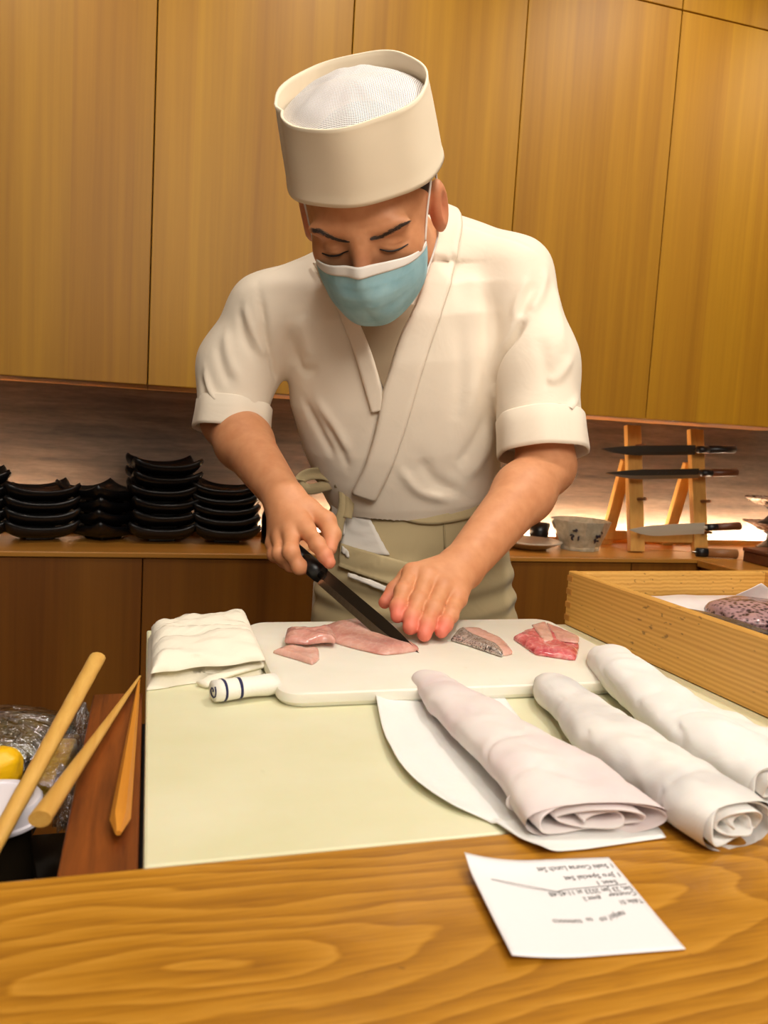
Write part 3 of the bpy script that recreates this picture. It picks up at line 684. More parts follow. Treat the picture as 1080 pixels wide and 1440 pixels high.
def knife(name, label, tip, heel, L_h, wid, mats, drop=(0, 0, -1), loc=None, curve=.35, engr=0):
    tip, heel = Vector(tip), Vector(heel); d = (tip - heel); L = d.length; d.normalize(); w = Vector(drop); w = (w - d * w.dot(d)).normalized(); n = d.cross(w)
    t = thing(name, label, 'knife', heel if loc is None else loc)
    m = MB(); S = 22; sp = []; 
    for i in range(S + 1):
        s = i / S; k = max(0, (s - .55) / .45); top = wid * (.30 * k ** 2.0); bot = wid * (1 - .70 * k ** 2.2) if s < 1 else wid * .302
        th = .0024 * (1 - .75 * s) ; p = heel + d * (L * s)
        mid_ = top + (bot - top) * .62
        sp += [p + w * top + n * th / 2, p + w * top - n * th / 2, p + w * mid_ - n * th / 2, p + w * bot, p + w * mid_ + n * th / 2]
    f = []; g = []
    for i in range(S):
        a, b = i * 5, i * 5 + 5
        for j in range(5):
            q = (a + j, a + (j + 1) % 5, b + (j + 1) % 5, b + j); (g if j in (2, 3) else f).append(q)
    f += [(0, 4, 3, 2, 1), tuple(S * 5 + j for j in range(5))]
    bl = obj('blade', sp, f, mats[0], t); bv = obj('bevel', sp, g, mats[1], bl)
    # tang, ferrule, handle
    c0 = heel + w * wid * .46
    MB().tube([c0 - d * .010, c0 + d * .004], .0045, 8, (1, .6), n).build('tang', mats[0], t)
    MB().tube([c0 - d * (.010 + L_h * .26), c0 - d * .009], [.0118, .0112], 16, (1, 1.18), n).build('ferrule', mats[2], t, True)
    MB().tube([c0 - d * (.010 + L_h), c0 - d * (.008 + L_h), c0 - d * (.010 + L_h * .262)], [.0105, .0125, .0117], 16, (1, 1.18), n).build('grip', mats[3], t, True)
    if engr:
        e = MB()
        for i in range(engr):
            s = .30 + .05 * i; p = heel + d * (L * s * .9) + w * wid * .42
            for q in range(3):
                a = p + d * rnd.uniform(-.003, .003) + w * rnd.uniform(-.003, .003); b = a + d * rnd.uniform(-.004, .004) + w * rnd.uniform(-.003, .003)
                for sg in (1, -1):
                    o = n * sg * .0013; e.add([a + o - w * .0005, b + o - w * .0005, b + o + w * .0005, a + o + w * .0005], [(0, 1, 2, 3)])
        e.build('engraving', M['ink'], bl)
    return t
knife('slicing_knife', 'long dark slicing knife with black handle on the top pegs of the rack', (1.2958, 2.1280, 1.1770), (1.6269, 2.1280, 1.1956), .135, .030, (M['steel_dark'], M['steel_dark'], M['handle'], M['handle']))
knife('slicing_knife', 'slicing knife with engraved blade and brown handle, second on the rack', (1.3030, 2.1050, 1.1064), (1.6305, 2.1050, 1.1243), .128, .030, (M['steel_dark'], M['steel'], M['handle'], M['rose']), engr=5)
knife('slicing_knife', 'broad shiny knife with dark red handle on the lowest pegs of the rack', (1.3741, 2.0660, 0.9445), (1.6399, 2.0660, 0.9612), .118, .034, (M['steel_lit'], M['steel_lit'], M['handle'], M['rose']))
knife('slicing_knife', 'narrow knife with pale handle lying on the shelf under the rack', (1.4633, 2.0850, 0.8720), (1.5943, 2.0500, 0.8728), .125, .012, (M['steel_dark'], M['steel'], M['handle'], M['pale_handle']), drop=(.0, -1, .1))
# ---------------------------------------------------------------- counters
ZT = ZC - .24
tag(MB().box(-1.3, 2.2, -.12, .4215, ZT - .05, ZT + .0015, .004).build('bar_counter', M['counter']), 'honey-coloured wooden bar counter with flowing grain across the foreground', 'counter')
tag(MB().box(.003, 1.5,   .4225, .918, ZT - .03, ZT, .002).build('worktop_slab', M['slab']), 'large pale greenish-white plastic worktop slab under the cutting board', 'worktop')
tag(MB().box(-.041, .0005, .4225, .724, ZT - .034, ZT - .006, .0015).build('stained_board', M['stain']), 'reddish-brown stained wooden board beside the left edge of the white slab', 'board')
t = thing('counter_cabinet', 'dark chef-side cabinet that carries the white slab and the low tray', 'cabinet', (.4, .6, 0))
MB().box(.006, 1.5, .4225, .90, .0, ZT - .0305).build('body', M['shaded_panel'], t)
MB().box(-.0415, .0055, .4225, .722, .0, ZT - .0345).build('board_rest', M['dark'], t)
MB().box(-1.3, -.042, .40, .74, .0, ZT - .14).build('low_shelf', M['dark'], t)
MB().box(-1.3, 2.2, .05, .399, 0, ZT - .0510).build('front_panel', M['shaded_panel'], t)
# cutting board
zb0 = ZT + .0006; zb1 = ZC - .227
def rrect(x0, x1, y0, y1, r, n=8):
    out = []
    for cx, cy, a0 in ((x1 - r, y1 - r, 0), (x0 + r, y1 - r, 90), (x0 + r, y0 + r, 180), (x1 - r, y0 + r, 270)):
        for k in range(n + 1): q = math.radians(a0 + 90 * k / n); out.append((cx + r * math.cos(q), cy + r * math.sin(q)))
    return out
def plate_mesh(poly, z0, z1, bev):
    m = MB(); n = len(poly); P = np.array(poly); c = P.mean(0)
    lay = [(z0, bev), (z0 + bev, 0), (z1 - bev, 0), (z1 - bev * .3, bev * .3), (z1, bev)]; v = []
    for z, ins in lay:
        d = P - c; l = np.linalg.norm(d, axis=1, keepdims=True); q = P - d / l * ins; v += [(a, b, z) for a, b in q]
    f = [tuple(range(n))[::-1], tuple((len(lay) - 1) * n + j for j in range(n))]
    for i in range(len(lay) - 1): f += [(i * n + j, i * n + (j + 1) % n, (i + 1) * n + (j + 1) % n, (i + 1) * n + j) for j in range(n)]
    return m.add(v, f)
cb = plate_mesh(rrect(.1115, .490, .650, .898, .020), zb0, zb1, .004).build('cutting_board', M['board']); auto_smooth(cb, 30)
tag(cb, 'white plastic cutting board with rounded corners under the fish', 'cutting board')
# ---------------------------------------------------------------- fish on the board
def blob(outline, z0, h, seed=0, rough=.12, edge=.7, rings=7, n=64, tilt=None, sharp=0):
    P = cr(list(outline) + [outline[0]], n + 1)[:-1]
    if sharp: L_ = np.array(list(outline) + [outline[0]]); ti_ = np.linspace(0, len(outline), n + 1)[:-1]; P = .45 * P + .55 * np.stack([np.interp(ti_, np.arange(len(L_)), L_[:, k]) for k in (0, 1)], 1); c = P.mean(0); v = []; f = []
    prof = [(1.0, 0.0), (1.0, .35 * edge), (.975, .72 * edge), (.93, .93 * edge), (.82, .98), (.6, 1.0), (.35, 1.03), (.12, 1.0)]
    for s, k in prof:
        q = c + (P - c) * s; z = h * k * (1 + (rough * vnoise(np.c_[q, np.zeros(n)], 60, seed) + rough * .6 * vnoise(np.c_[q, np.zeros(n)], 170, seed + 3) if k > 0 else 0))
        if tilt is not None and k > 0: z = z * np.clip(1 + ((q - c) @ np.array(tilt)), .25, 2)
        v += [(a, b, z0 + zz) for (a, b), zz in zip(q, np.broadcast_to(z, (n,)))]
    for i in range(len(prof) - 1): f += [(i * n + j, i * n + (j + 1) % n, (i + 1) * n + (j + 1) % n, (i + 1) * n + j) for j in range(n)]
    f.append(tuple(range(n))[::-1]); f.append(tuple((len(prof) - 1) * n + j for j in range(n)))
    return MB().add(v, f)
ZBT = zb1 + .0004
X2 = lambda *L: [p[:2] for p in L]
tag(blob(X2((0.1757, 0.8462, 0.9630), (0.1952, 0.8667, 0.9630), (0.2162, 0.8883, 0.9630), (0.2446, 0.9005, 0.9630), (0.2629, 0.9066, 0.9630), (0.2695, 0.8924, 0.9630), (0.2706, 0.8464, 0.9630), (0.2731, 0.8043, 0.9630), (0.2756, 0.7684, 0.9630), (0.2527, 0.7573, 0.9630), (0.2313, 0.7541, 0.9630), (0.2115, 0.7749, 0.9630), (0.1954, 0.7975, 0.9630), (0.1882, 0.8190, 0.9630)), ZBT, .0055, 1, .14, sharp=1).build('fish_fillet', M['fish'], None, True),
    'large pink fish fillet being cut beside the knife blade', 'fish')
tag(blob(X2((0.1464, 0.8304, 0.9630), (0.1593, 0.8296, 0.9630), (0.1722, 0.8201, 0.9630), (0.1856, 0.8249, 0.9630), (0.1931, 0.8273, 0.9630), (0.1943, 0.8045, 0.9630), (0.1887, 0.7833, 0.9630), (0.1783, 0.7867, 0.9630), (0.1593, 0.7804, 0.9630), (0.1475, 0.7839, 0.9630), (0.1376, 0.7899, 0.9630)), ZBT + .0050, .0080, 5, .3, sharp=1).build('fish_slice', M['fish'], None, True), 'curled pink fish slice lying on top at the left of the board', 'fish')
tag(blob(X2((0.1232, 0.7707, 0.9630), (0.1389, 0.7846, 0.9630), (0.1538, 0.7783, 0.9630), (0.1691, 0.7745, 0.9630), (0.1645, 0.7453, 0.9630), (0.1543, 0.7288, 0.9630), (0.1428, 0.7448, 0.9630), (0.1324, 0.7577, 0.9630)), ZBT, .0052, 8, .25, sharp=1).build('fish_slice', M['fish_pale'], None, True), 'thin pale fish slice under the curled slice at the left', 'fish')
t = thing('silver_fillet', 'small fish piece with silvery skin right of the fingertips', 'fish', (.345, .77, ZBT))
blob(X2((0.3332, 0.8148, 0.9630), (0.3519, 0.8446, 0.9630), (0.3723, 0.8466, 0.9630), (0.3772, 0.8148, 0.9630), (0.3811, 0.7907, 0.9630), (0.3717, 0.7473, 0.9630), (0.3565, 0.7408, 0.9630), (0.3429, 0.7630, 0.9630), (0.3343, 0.7856, 0.9630)), ZBT, .0055, 11, .2, sharp=1).build('flesh', M['fish_pale'], t, True)
blob(X2((0.3228, 0.8008, 0.9630), (0.3489, 0.8416, 0.9630), (0.3489, 0.8197, 0.9630), (0.3589, 0.7866, 0.9630), (0.3623, 0.7534, 0.9630), (0.3543, 0.7359, 0.9630), (0.3436, 0.7589, 0.9630), (0.3332, 0.7829, 0.9630)), ZBT + .0006, .0062, 13, .10, sharp=1).build('skin_side', M['silver'], t, True)
t = thing('red_fish_piece', 'red and pink fish piece at the right end of the cutting board', 'fish', (.42, .76, ZBT))
blob(X2((0.3981, 0.8013, 0.9630), (0.4240, 0.8273, 0.9630), (0.4422, 0.8326, 0.9630), (0.4547, 0.8350, 0.9630), (0.4565, 0.7971, 0.9630), (0.4628, 0.7701, 0.9630), (0.4294, 0.7191, 0.9630), (0.4156, 0.7254, 0.9630), (0.4037, 0.7341, 0.9630), (0.3950, 0.7427, 0.9630), (0.3968, 0.7752, 0.9630)), ZBT, .0075, 17, .30, sharp=1).build('flesh', M['fish_red'], t, True)
blob(X2((0.4376, 0.8361, 0.9630), (0.4614, 0.8479, 0.9630), (0.4339, 0.7752, 0.9630), (0.4180, 0.7680, 0.9630)), ZBT + .0066, .0026, 19, .2, sharp=1).build('pale_flap', M['fish_pale'], t, True)
blob(X2((0.4615, 0.8445, 0.9630), (0.4646, 0.8120, 0.9630), (0.4683, 0.7813, 0.9630), (0.4549, 0.7594, 0.9630), (0.4396, 0.7663, 0.9630), (0.4371, 0.7779, 0.9630)), ZBT + .0064, .0028, 23, .2, sharp=1).build('pink_flap', M['fish'], t, True)
# ---------------------------------------------------------------- towels at the left of the board
def folded_cloth(name, corners, z0, h, mat, label, cat, layers=3, seed=0, wob=.004):
    """a folded towel: stacked soft layers bounded by four ground corners (near-left, near-right, far-right, far-left)"""
    A, B, C, D = [np.array(c[:2]) for c in corners]; t = thing(name, label, cat, (*((A + B + C + D) / 4), z0)); lh = h / layers
    for k in range(layers):
        def top(u, v, k=k):
            p = A + (B - A) * u + (D - A) * v + (A - B + C - D) * u * v
            c2 = (A + B + C + D) / 4; p = c2 + (p - c2) * (1 - .02 * k) + np.array([.002 * k, -.004 * (k % 2)])
            e = min(u, 1 - u, v * .8, (1 - v) * .8); z = z0 + lh * k + lh * (1 - math.exp(-e * 17)) * .98 + .0004
            n = float(vnoise(np.array([[p[0], p[1] * 3.0, k * .1]]), 38, seed + k)[0]); n2 = float(vnoise(np.array([[p[0] * .7, p[1] * 2.2, .3 + k]]), 95, seed)[0])
            return (p[0], p[1] + n * wob * .7, z + (n * wob * .6 + n2 * wob * .25) * (1 - math.exp(-e * 18)))
        nu, nv = 44, 40; G = np.array([[top(i / (nu - 1), j / (nv - 1)) for j in range(nv)] for i in range(nu)])
        m = MB().sheet(G); L = G.copy(); L[:, :, 2] = z0 + lh * k + .0002
        nv_ = nu * nv; idx = lambda i, j: i * nv + j
        m.v += [tuple(p) for p in L.reshape(-1, 3)]; m.f += [(idx(i, j + 1) + nv_, idx(i + 1, j + 1) + nv_, idx(i + 1, j) + nv_, idx(i, j) + nv_) for i in range(nu - 1) for j in range(nv - 1)]
        for i in range(nu - 1):
            for j, s in ((0, 1), (nv - 1, -1)):
                q = (idx(i, j), idx(i, j) + nv_, idx(i + 1, j) + nv_, idx(i + 1, j)); m.f.append(q if s > 0 else q[::-1])
        for j in range(nv - 1):
            for i, s in ((0, -1), (nu - 1, 1)):
                q = (idx(i, j), idx(i, j) + nv_, idx(i, j + 1) + nv_, idx(i, j + 1)); m.f.append(q if s > 0 else q[::-1])
        m.build('fold', mat, t, True)
    return t
folded_cloth('folded_cloth', [(0.0036, 0.7090, 0.9500), (0.1107, 0.7423, 0.9500), (0.1123, 0.9185, 0.9500), (0.0045, 0.8795, 0.9500)], ZT + .0004, .030, M['towel'], 'folded white gauze cloth at the back left corner of the slab', 'cloth', 2, 3, .0075)
t = thing('striped_towel', 'small rolled white towel with two navy stripes beside the cutting board', 'towel', (.085, .705, ZT + .0006))
a = np.array((0.0580, 0.6719, 0.9580)); b = np.array((0.1135, 0.6864, 0.9580)); zt = ZT + .0100
def seg(name, s0, s1, mat, r=.0092):
    P = [a + (b - a) * s for s in np.linspace(s0, s1, 7)]; P = [(p[0], p[1], zt + .0006) for p in P]; R_ = [r * (1 + .05 * math.sin(9 * s)) * 1 for s in np.linspace(s0, s1, 7)]
    m = MB().tube(P, R_, 20, (1.25, .95)); V = np.array(m.v); V = V + vnoise(V, 130, 3)[:, None] * np.array([.0006, .0006, .0003]); m.v = [tuple(v) for v in V]; return m.build(name, mat, t, True)
seg('roll', 0, 1.0, M['terry']); seg('stripe', .12, .155, M['navy'], .0095); seg('stripe', .36, .405, M['navy'], .0095)
m = MB()
sp = [(zt + .0006 + math.sin(q) * .0011 * (q + 1) * .75, math.cos(q) * .0011 * (q + 1)) for q in np.linspace(0, 7.2, 40)]
dv = nrm(a - b); px_ = np.array([-dv[1], dv[0], 0])
m.tube([tuple(np.array([a[0], a[1], 0]) + dv * .0006 + px_ * y + np.array([0, 0, z])) for z, y in sp], .0007, 5).build('rolled_edge', M['navy'], t)
P = cr([np.array((0.0512, 0.7114, 0.9500)) + [0, 0, .0035], np.array((0.0653, 0.7238, 0.9500)) + [0, 0, .006], np.array((0.0862, 0.7384, 0.9500)) + [0, 0, .0075], np.array((0.1105, 0.7557, 0.9500)) + [0, 0, .007]], 20)
tag(MB().tube([tuple(p) for p in P], [.0075] * 20, 14, (1, .38), (0, 0, 1)).build('cloth_strip', M['towel'], None, True), 'narrow folded white cloth strip between gauze cloth and striped towel', 'cloth')
# ---------------------------------------------------------------- wrapped rolls
def paper_roll(name, label, left, right, hts, mat, end_mat, seed, n=64, spiral=True, flat=1.0, z0=None, crump=.0032, group=None):
    """left/right: matching ground points along both sides, far end first; hts: heights; the near end is rolled paper layers"""
    z0 = ZT + .0006 if z0 is None else z0
    Lf = cr([p[:2] for p in left], 70); Rt = cr([p[:2] for p in right], 70); Hh = np.interp(np.linspace(0, 1, 70), np.linspace(0, 1, len(hts)), hts)
    t = thing(name, label, 'roll', (*((Lf[35] + Rt[35]) / 2), z0), group); G = []
    for i in range(70):
        s = i / 69; c = (Lf[i] + Rt[i]) / 2; hw = (Rt[i] - Lf[i]) / 2; cap = min(1, math.sqrt(max(0.0, 1 - (1 - min(1, s / .07)) ** 2)) + .001) ; ring = []
        for j in range(n):
            q = 2 * math.pi * j / n; cx, cz = math.cos(q), math.sin(q); e = .80
            sx = math.copysign(abs(cx) ** e, cx); sz = math.copysign(abs(cz) ** e, cz)
            ring.append((*(c + hw * sx * (.25 + .75 * cap)), z0 + Hh[i] * .5 + Hh[i] * .5 * sz * (.3 + .7 * cap)))
        G.append(ring)
    G = np.array(G); n1 = vnoise(G * [1, 1, 1], 26, seed); n2 = vnoise(G, 75, seed + 5)
    ax = nrm(np.r_[(Lf[-1] + Rt[-1]) / 2 - (Lf[0] + Rt[0]) / 2, 0]); dgl = G @ (ax * 1.0) * 55 + G[:, :, 2] * 60 + n1 * 2.0
    cre = np.exp(-((np.sin(dgl * .9)) / .25) ** 2) * (n2 > -.1)
    C = G.mean(1, keepdims=True); D = G - C; D /= np.linalg.norm(D, axis=2, keepdims=True)
    G = G + D * (n1 * crump + n2 * crump * .4 - cre * crump * .5)[:, :, None]; G[:, :, 2] = np.maximum(G[:, :, 2], z0)
    v = G.reshape(-1, 3); f = [(i * n + j, i * n + (j + 1) % n, (i + 1) * n + (j + 1) % n, (i + 1) * n + j) for i in range(69) for j in range(n)]
    f.append(tuple(range(n))[::-1]); o = obj('wrap', v, f, mat, t, True)
    # open near end: inner layers of rolled paper
    E_ = G[-1]; ce = E_.mean(0)
    if spiral:
        turns = 2.6; K = 120; S = []
        for k in range(K):
            s = k / (K - 1); q = turns * 2 * math.pi * s; r = 1 - .80 * s; j = (q / (2 * math.pi) * n) % n; j0 = int(j) % n; p = E_[j0] + (E_[(j0 + 1) % n] - E_[j0]) * (j - int(j))
            p = ce + (p - ce) * r; p = p + np.array([0, 0, .0016 * math.sin(q * 2.3 + seed)]) * r; p[2] = max(p[2], z0 + .0004)
            S.append(p)
        S = np.array(S); sh = np.array([S + ax * (.0015 * math.sin(seed + 1) + .0035 * np.sin(np.arange(K) * .21 + seed)[:, None] * 1.0), S - ax * .012, S - ax * .030])
        MB().sheet(sh, .0011).build('rolled_layers', end_mat, t, True)
    back = E_ * .97 + ce * .03 - ax * .028; m = MB(); m.add([tuple(p) for p in back] + [tuple(ce - ax * .028)], [(j, (j + 1) % n, n) for j in range(n)]); m.build('core', end_mat, t, True)
    return t
paper_roll('wrapped_roll', 'pinkish paper-wrapped fish roll lying on an opened paper sheet', [(0.2381, 0.6907, 0.9500), (0.2293, 0.6109, 0.9500), (0.2240, 0.5175, 0.9500), (0.2245, 0.4676, 0.9500), (0.2219, 0.4076, 0.9500)],
           [(0.2688, 0.6914, 0.9500), (0.2790, 0.5913, 0.9500), (0.2907, 0.5048, 0.9500), (0.3038, 0.4567, 0.9500), (0.3134, 0.4008, 0.9500)], [.016, .024, .029, .030, .021], M['paper_pink'], M['paper_pink'], 3, z0=ZT + .0024)
paper_roll('wrapped_roll', 'white paper-wrapped roll with grey damp patches, second from the right', [(0.3489, 0.6701, 0.9500), (0.3210, 0.5474, 0.9500), (0.3130, 0.4717, 0.9500), (0.3130, 0.4171, 0.9500), (0.3178, 0.3749, 0.9500)],
           [(0.3759, 0.6409, 0.9500), (0.3758, 0.5471, 0.9500), (0.3730, 0.4738, 0.9500), (0.3740, 0.4222, 0.9500), (0.3745, 0.3812, 0.9500)], [.026, .030, .032, .032, .030], M['paper_wet'], M['paper'], 9)
paper_roll('wrapped_roll', 'smooth white paper-wrapped roll nearest the wooden box', [(0.4411, 0.7331, 0.9500), (0.4100, 0.6272, 0.9500), (0.3895, 0.5377, 0.9500), (0.3835, 0.4758, 0.9500), (0.3830, 0.4128, 0.9500)],
           [(0.4867, 0.7237, 0.9500), (0.4648, 0.6206, 0.9500), (0.4499, 0.5367, 0.9500), (0.4428, 0.4752, 0.9500), (0.4377, 0.4155, 0.9500)], [.034, .036, .036, .036, .034], M['paper'], M['paper'], 14)
# loose sheets
wv = lambda p, s, k=0: float(vnoise(np.array([[p[0], p[1], 0]]), s, k)[0])
def loose_sheet(name, label, corners, mat, hfun, nu=40, nv=30, thick=.0007):
    A, B, C, D = [np.array(c[:2]) for c in corners]
    def fn(u, v):
        p = A + (B - A) * u + (D - A) * v + (A - B + C - D) * u * v; return (p[0], p[1], hfun(u, v, p))
    return tag(MB().grid(nu, nv, fn, thick).build(name, mat, None, True), label, 'paper')
SL_ = cr([(0.1992, 0.6675, 0.9500)[:2], (0.1799, 0.5674, 0.9500)[:2], (0.1765, 0.5013, 0.9500)[:2], (0.1892, 0.4573, 0.9500)[:2], (0.2093, 0.4332, 0.9500)[:2], (0.2156, 0.4079, 0.9500)[:2], (0.2230, 0.3898, 0.9500)[:2]], 50)
SR_ = cr([(0.3311, 0.7063, 0.9500)[:2], (0.3109, 0.6036, 0.9500)[:2], (0.3004, 0.5097, 0.9500)[:2], (0.3038, 0.4567, 0.9500)[:2], (0.3106, 0.4251, 0.9500)[:2], (0.3109, 0.4065, 0.9500)[:2], (0.3081, 0.3948, 0.9500)[:2]], 50)
def sheet_pt(i, v):
    p = SL_[i] + (SR_[i] - SL_[i]) * v; z = ZT + .0010 + (.0022 if p[1] < .432 else 0) + .006 * max(0, 1 - v * 7) ** 2 * (.5 + .5 * math.sin(i * .13)) + .0012 * (1 + wv(p, 45, 2)) * max(0, 1 - v * 3) + .004 * math.exp(-(i / 3.0) ** 2) * max(0, 1 - v * 2)
    return (p[0], p[1], z)
tag(MB().sheet(np.array([[sheet_pt(i, v) for v in np.linspace(0, 1, 30)] for i in range(50)]), .0006).build('paper_sheet', M['paper'], None, True), 'opened white paper sheet spread under the pinkish roll, its edge on the counter', 'paper')
loose_sheet('paper_sheet', 'loose white paper spread between the white rolls and the wooden box', [(0.4353, 0.6054, 0.9500), (0.5029, 0.6746, 0.9500), (0.5239, 0.4758, 0.9500), (0.4419, 0.4077, 0.9500)], M['paper'],
            lambda u, v, p: ZT + .004 + .006 * math.sin(3.14 * u) + .0035 * wv(p, 50, 4))
# ---------------------------------------------------------------- receipt
R0, R1, R2, R3 = [np.array(c[:2]) for c in ((0.1718, 0.3860, 0.9520), (0.2604, 0.3817, 0.9520), (0.2508, 0.2994, 0.9520), (0.1639, 0.3073, 0.9520))]
ZR0 = ZT + .0021
def rec(u, v):
    p = R0 + (R1 - R0) * u + (R3 - R0) * v + (R0 - R1 + R2 - R3) * u * v
    z = ZR0 + .006 * max(0, 1 - u * 2.2) ** 2 * (1 - .4 * v) + .0035 * math.exp(-((v) / .12) ** 2) * (1 - u) + .002 * max(0, v - .7)
    return np.array((p[0], p[1], z))
t = thing('receipt', 'white printed order slip lying upside down on the wooden counter', 'receipt', (*((R0 + R2) / 2), ZR0))
MB().grid(26, 26, rec, .0002).build('slip', M['receipt'], t, True)
def slip_text(body, u1, u0, v, hgt, squash=None):
    """one printed line; u1 is where its first letter stands (the slip lies upside down), u0 where the line ends"""
    c = bpy.data.curves.new('line', 'FONT'); c.body = body; c.size = 1; c.offset = .012; c.resolution_u = 2; o = bpy.data.objects.new('line', c); COL.objects.link(o)
    dg = bpy.context.evaluated_depsgraph_get(); me = bpy.data.meshes.new_from_object(o.evaluated_get(dg)); bpy.data.objects.remove(o); bpy.data.curves.remove(c)
    V = np.array([v_.co[:] for v_ in me.vertices]); w = V[:, 0].max(); F = [tuple(p.vertices) for p in me.polygons]; bpy.data.meshes.remove(me)
    out = []
    for x, y, _ in V:
        vv = v - (y / .72) * hgt if not callable(v) else v(x / w) - (y / .72) * hgt
        out.append(rec(u1 + (u0 - u1) * x / w, vv) + np.array([0, 0, .00035]))
    # drawn upside down: letters grow toward the guest side
    return out, F
tx = MB()
def line_(body, u1, u0, v, hgt):
    V, F = slip_text(body, u1, u0, v, -hgt * 1.12); tx.add(V, F)
line_('1 Sushi Course Lunch Set', .985, .46, .085, .045)
line_('1 Jiro Special Set', .985, .60, .195, .045)
line_('Seat 1', .925, .79, .275, .040)
line_('Sat, 23 Jan 2023 at 11:45:48', .985, .44, .355, .045)
line_('Counter', .985, .80, .415, .040); line_('guest 2', .745, .63, .435, .040)
line_('Table: 01', .985, .84, .495, .042)
line_('nanjo? no', .82, .64, lambda s: .60 + .055 * s, .05); line_('to', .60, .56, .645, .04); line_('tomooco', .53, .36, lambda s: .655 - .02 * s, .045)
q = [(.97, .325), (.55, .335), (.50, .35), (.12, .215)]
for (ua, va), (ub, vb) in zip(q[:-1], q[1:]):
    p0, p1, p2, p3 = [rec(u, v) + np.array([0, 0, .00035]) for u, v in ((ua, va), (ub, vb), (ub, vb + .008), (ua, va + .008))]; tx.add([p0, p1, p2, p3], [(0, 1, 2, 3)])
tx.build('printed_text', M['ink'], t)
# ---------------------------------------------------------------- wooden fish box
t = thing('fish_box', 'large open pale wooden box with dovetailed corner holding fish', 'box', (.69, .7, ZT + .0006))
ang = math.atan2(.541 - .526, -.346 + 0) ; BX0 = Vector((.526, .916, ZT + .0008)); ey = Vector((.0155, -.346, 0)).normalized(); ex = Vector((-ey.y, ey.x, 0))
def bxM(): 
    Mx = Matrix((ex, ey, Vector((0, 0, 1)))).transposed().to_4x4(); Mx.translation = BX0; return Mx
MX = bxM(); bw, bl, bh, bt = .325, .50, .0705, .0125
MB().box(0, bt, 0, bl, 0, bh, .0012, MX, 1).build('side_panel', M['boxwood'], t)
MB().box(bw - bt, bw, 0, bl, 0, bh, .0012, MX, 1).build('side_panel', M['boxwood'], t)
MB().box(bt + .0002, bw - bt - .0002, .0004, bt, 0, bh - .0004, .001, MX, 1).build('end_panel', M['boxwood'], t)
MB().box(bt + .0002, bw - bt - .0002, bl - bt, bl - .0004, 0, bh - .0004, .001, MX, 1).build('end_panel', M['boxwood'], t)
MB().box(bt + .0002, bw - bt - .0002, bt + .0002, bl - bt - .0002, .002, .010, 0, MX).build('bottom', M['boxwood'], t)
for k in range(4): MB().box(-.0007, .004, -.0008, .0115, .006 + k * .0172, .0135 + k * .0172, .0004, MX, 1).build('dovetail', M['shelf'], t)
bz = ZT + .0108
def inb(x, y): p = MX @ Vector((x, y, 0)); return (p.x, p.y)
tag(MB().grid(26, 26, lambda u, v: (*inb(.02 + .285 * u, .02 + .46 * v), bz + .0036 + .018 * max(0, 1 - v * 9) ** 2 * (1 if v < .11 else 0) + .014 * math.exp(-((v - .09) / .12) ** 2) + .002 * wv((u, v), 8) + .012 * max(0, (u - .62) / .38) ** 2 * math.exp(-((v - .16) / .10) ** 2)), .0006).build('box_liner', M['paper_pink'], None, True),
    'white paper liner under the fish inside the wooden box', 'paper')
tag(MB().grid(14, 14, lambda u, v: (*inb(.215 + .06 * u, .045 + .012 * math.sin(u * 3) + .02 * v), bz + .016 + .040 * v * (1 - .9 * abs(u - .45)) + .004 * u), .0006).build('paper_corner', M['paper_pink'], None, True), 'upright folded paper corner poking up inside the wooden box', 'paper')
def lump(name, label, c, r, mat, seed, rz=0, z0=None, cat='fish'):
    bm = bmesh.new(); bmesh.ops.create_icosphere(bm, subdivisions=4, radius=1); V = np.array([v.co[:] for v in bm.verts]); F = [[v.index for v in f.verts] for f in bm.faces]; bm.free()
    V = np.sign(V) * np.abs(V) ** .85; V = V * (1 + .10 * vnoise(V, 1.6, seed) + .05 * vnoise(V, 4.2, seed + 2))[:, None] * np.array(r); ca, sa = math.cos(rz), math.sin(rz)
    V = V @ np.array([[ca, sa, 0], [-sa, ca, 0], [0, 0, 1]]); V[:, 2] = np.maximum(V[:, 2], -r[2] * .9); V = V + np.array([*c, (bz if z0 is None else z0) + r[2] * .9])
    return tag(obj(name, V, F, mat, None, True, (*c, bz if z0 is None else z0)), label, cat)
lump('speckled_fish', 'large dark speckled fish chunk in the middle of the wooden box', inb(.195, .125), (.066, .052, .021), M['speckle'], 2, .3, bz + .006)
lump('speckled_fish', 'dark speckled fish chunk at the right inside the wooden box', inb(.285, .15), (.026, .060, .020), M['speckle'], 6, .1, bz + .006)
lump('dark_fish', 'long black-skinned fish piece along the side of the wooden box', inb(.105, .155), (.024, .085, .016), M['eel'], 4, .25, bz + .005)
lump('pink_fish_chunk', 'glistening pink fish chunk beside the speckled fish in the box', inb(.175, .235), (.040, .045, .019), M['fish'], 9, .2, bz + .008)
lump('pink_fish_chunk', 'small pink fish chunk behind the near rim of the box', inb(.245, .26), (.034, .045, .019), M['fish'], 12, -.2, bz + .006)
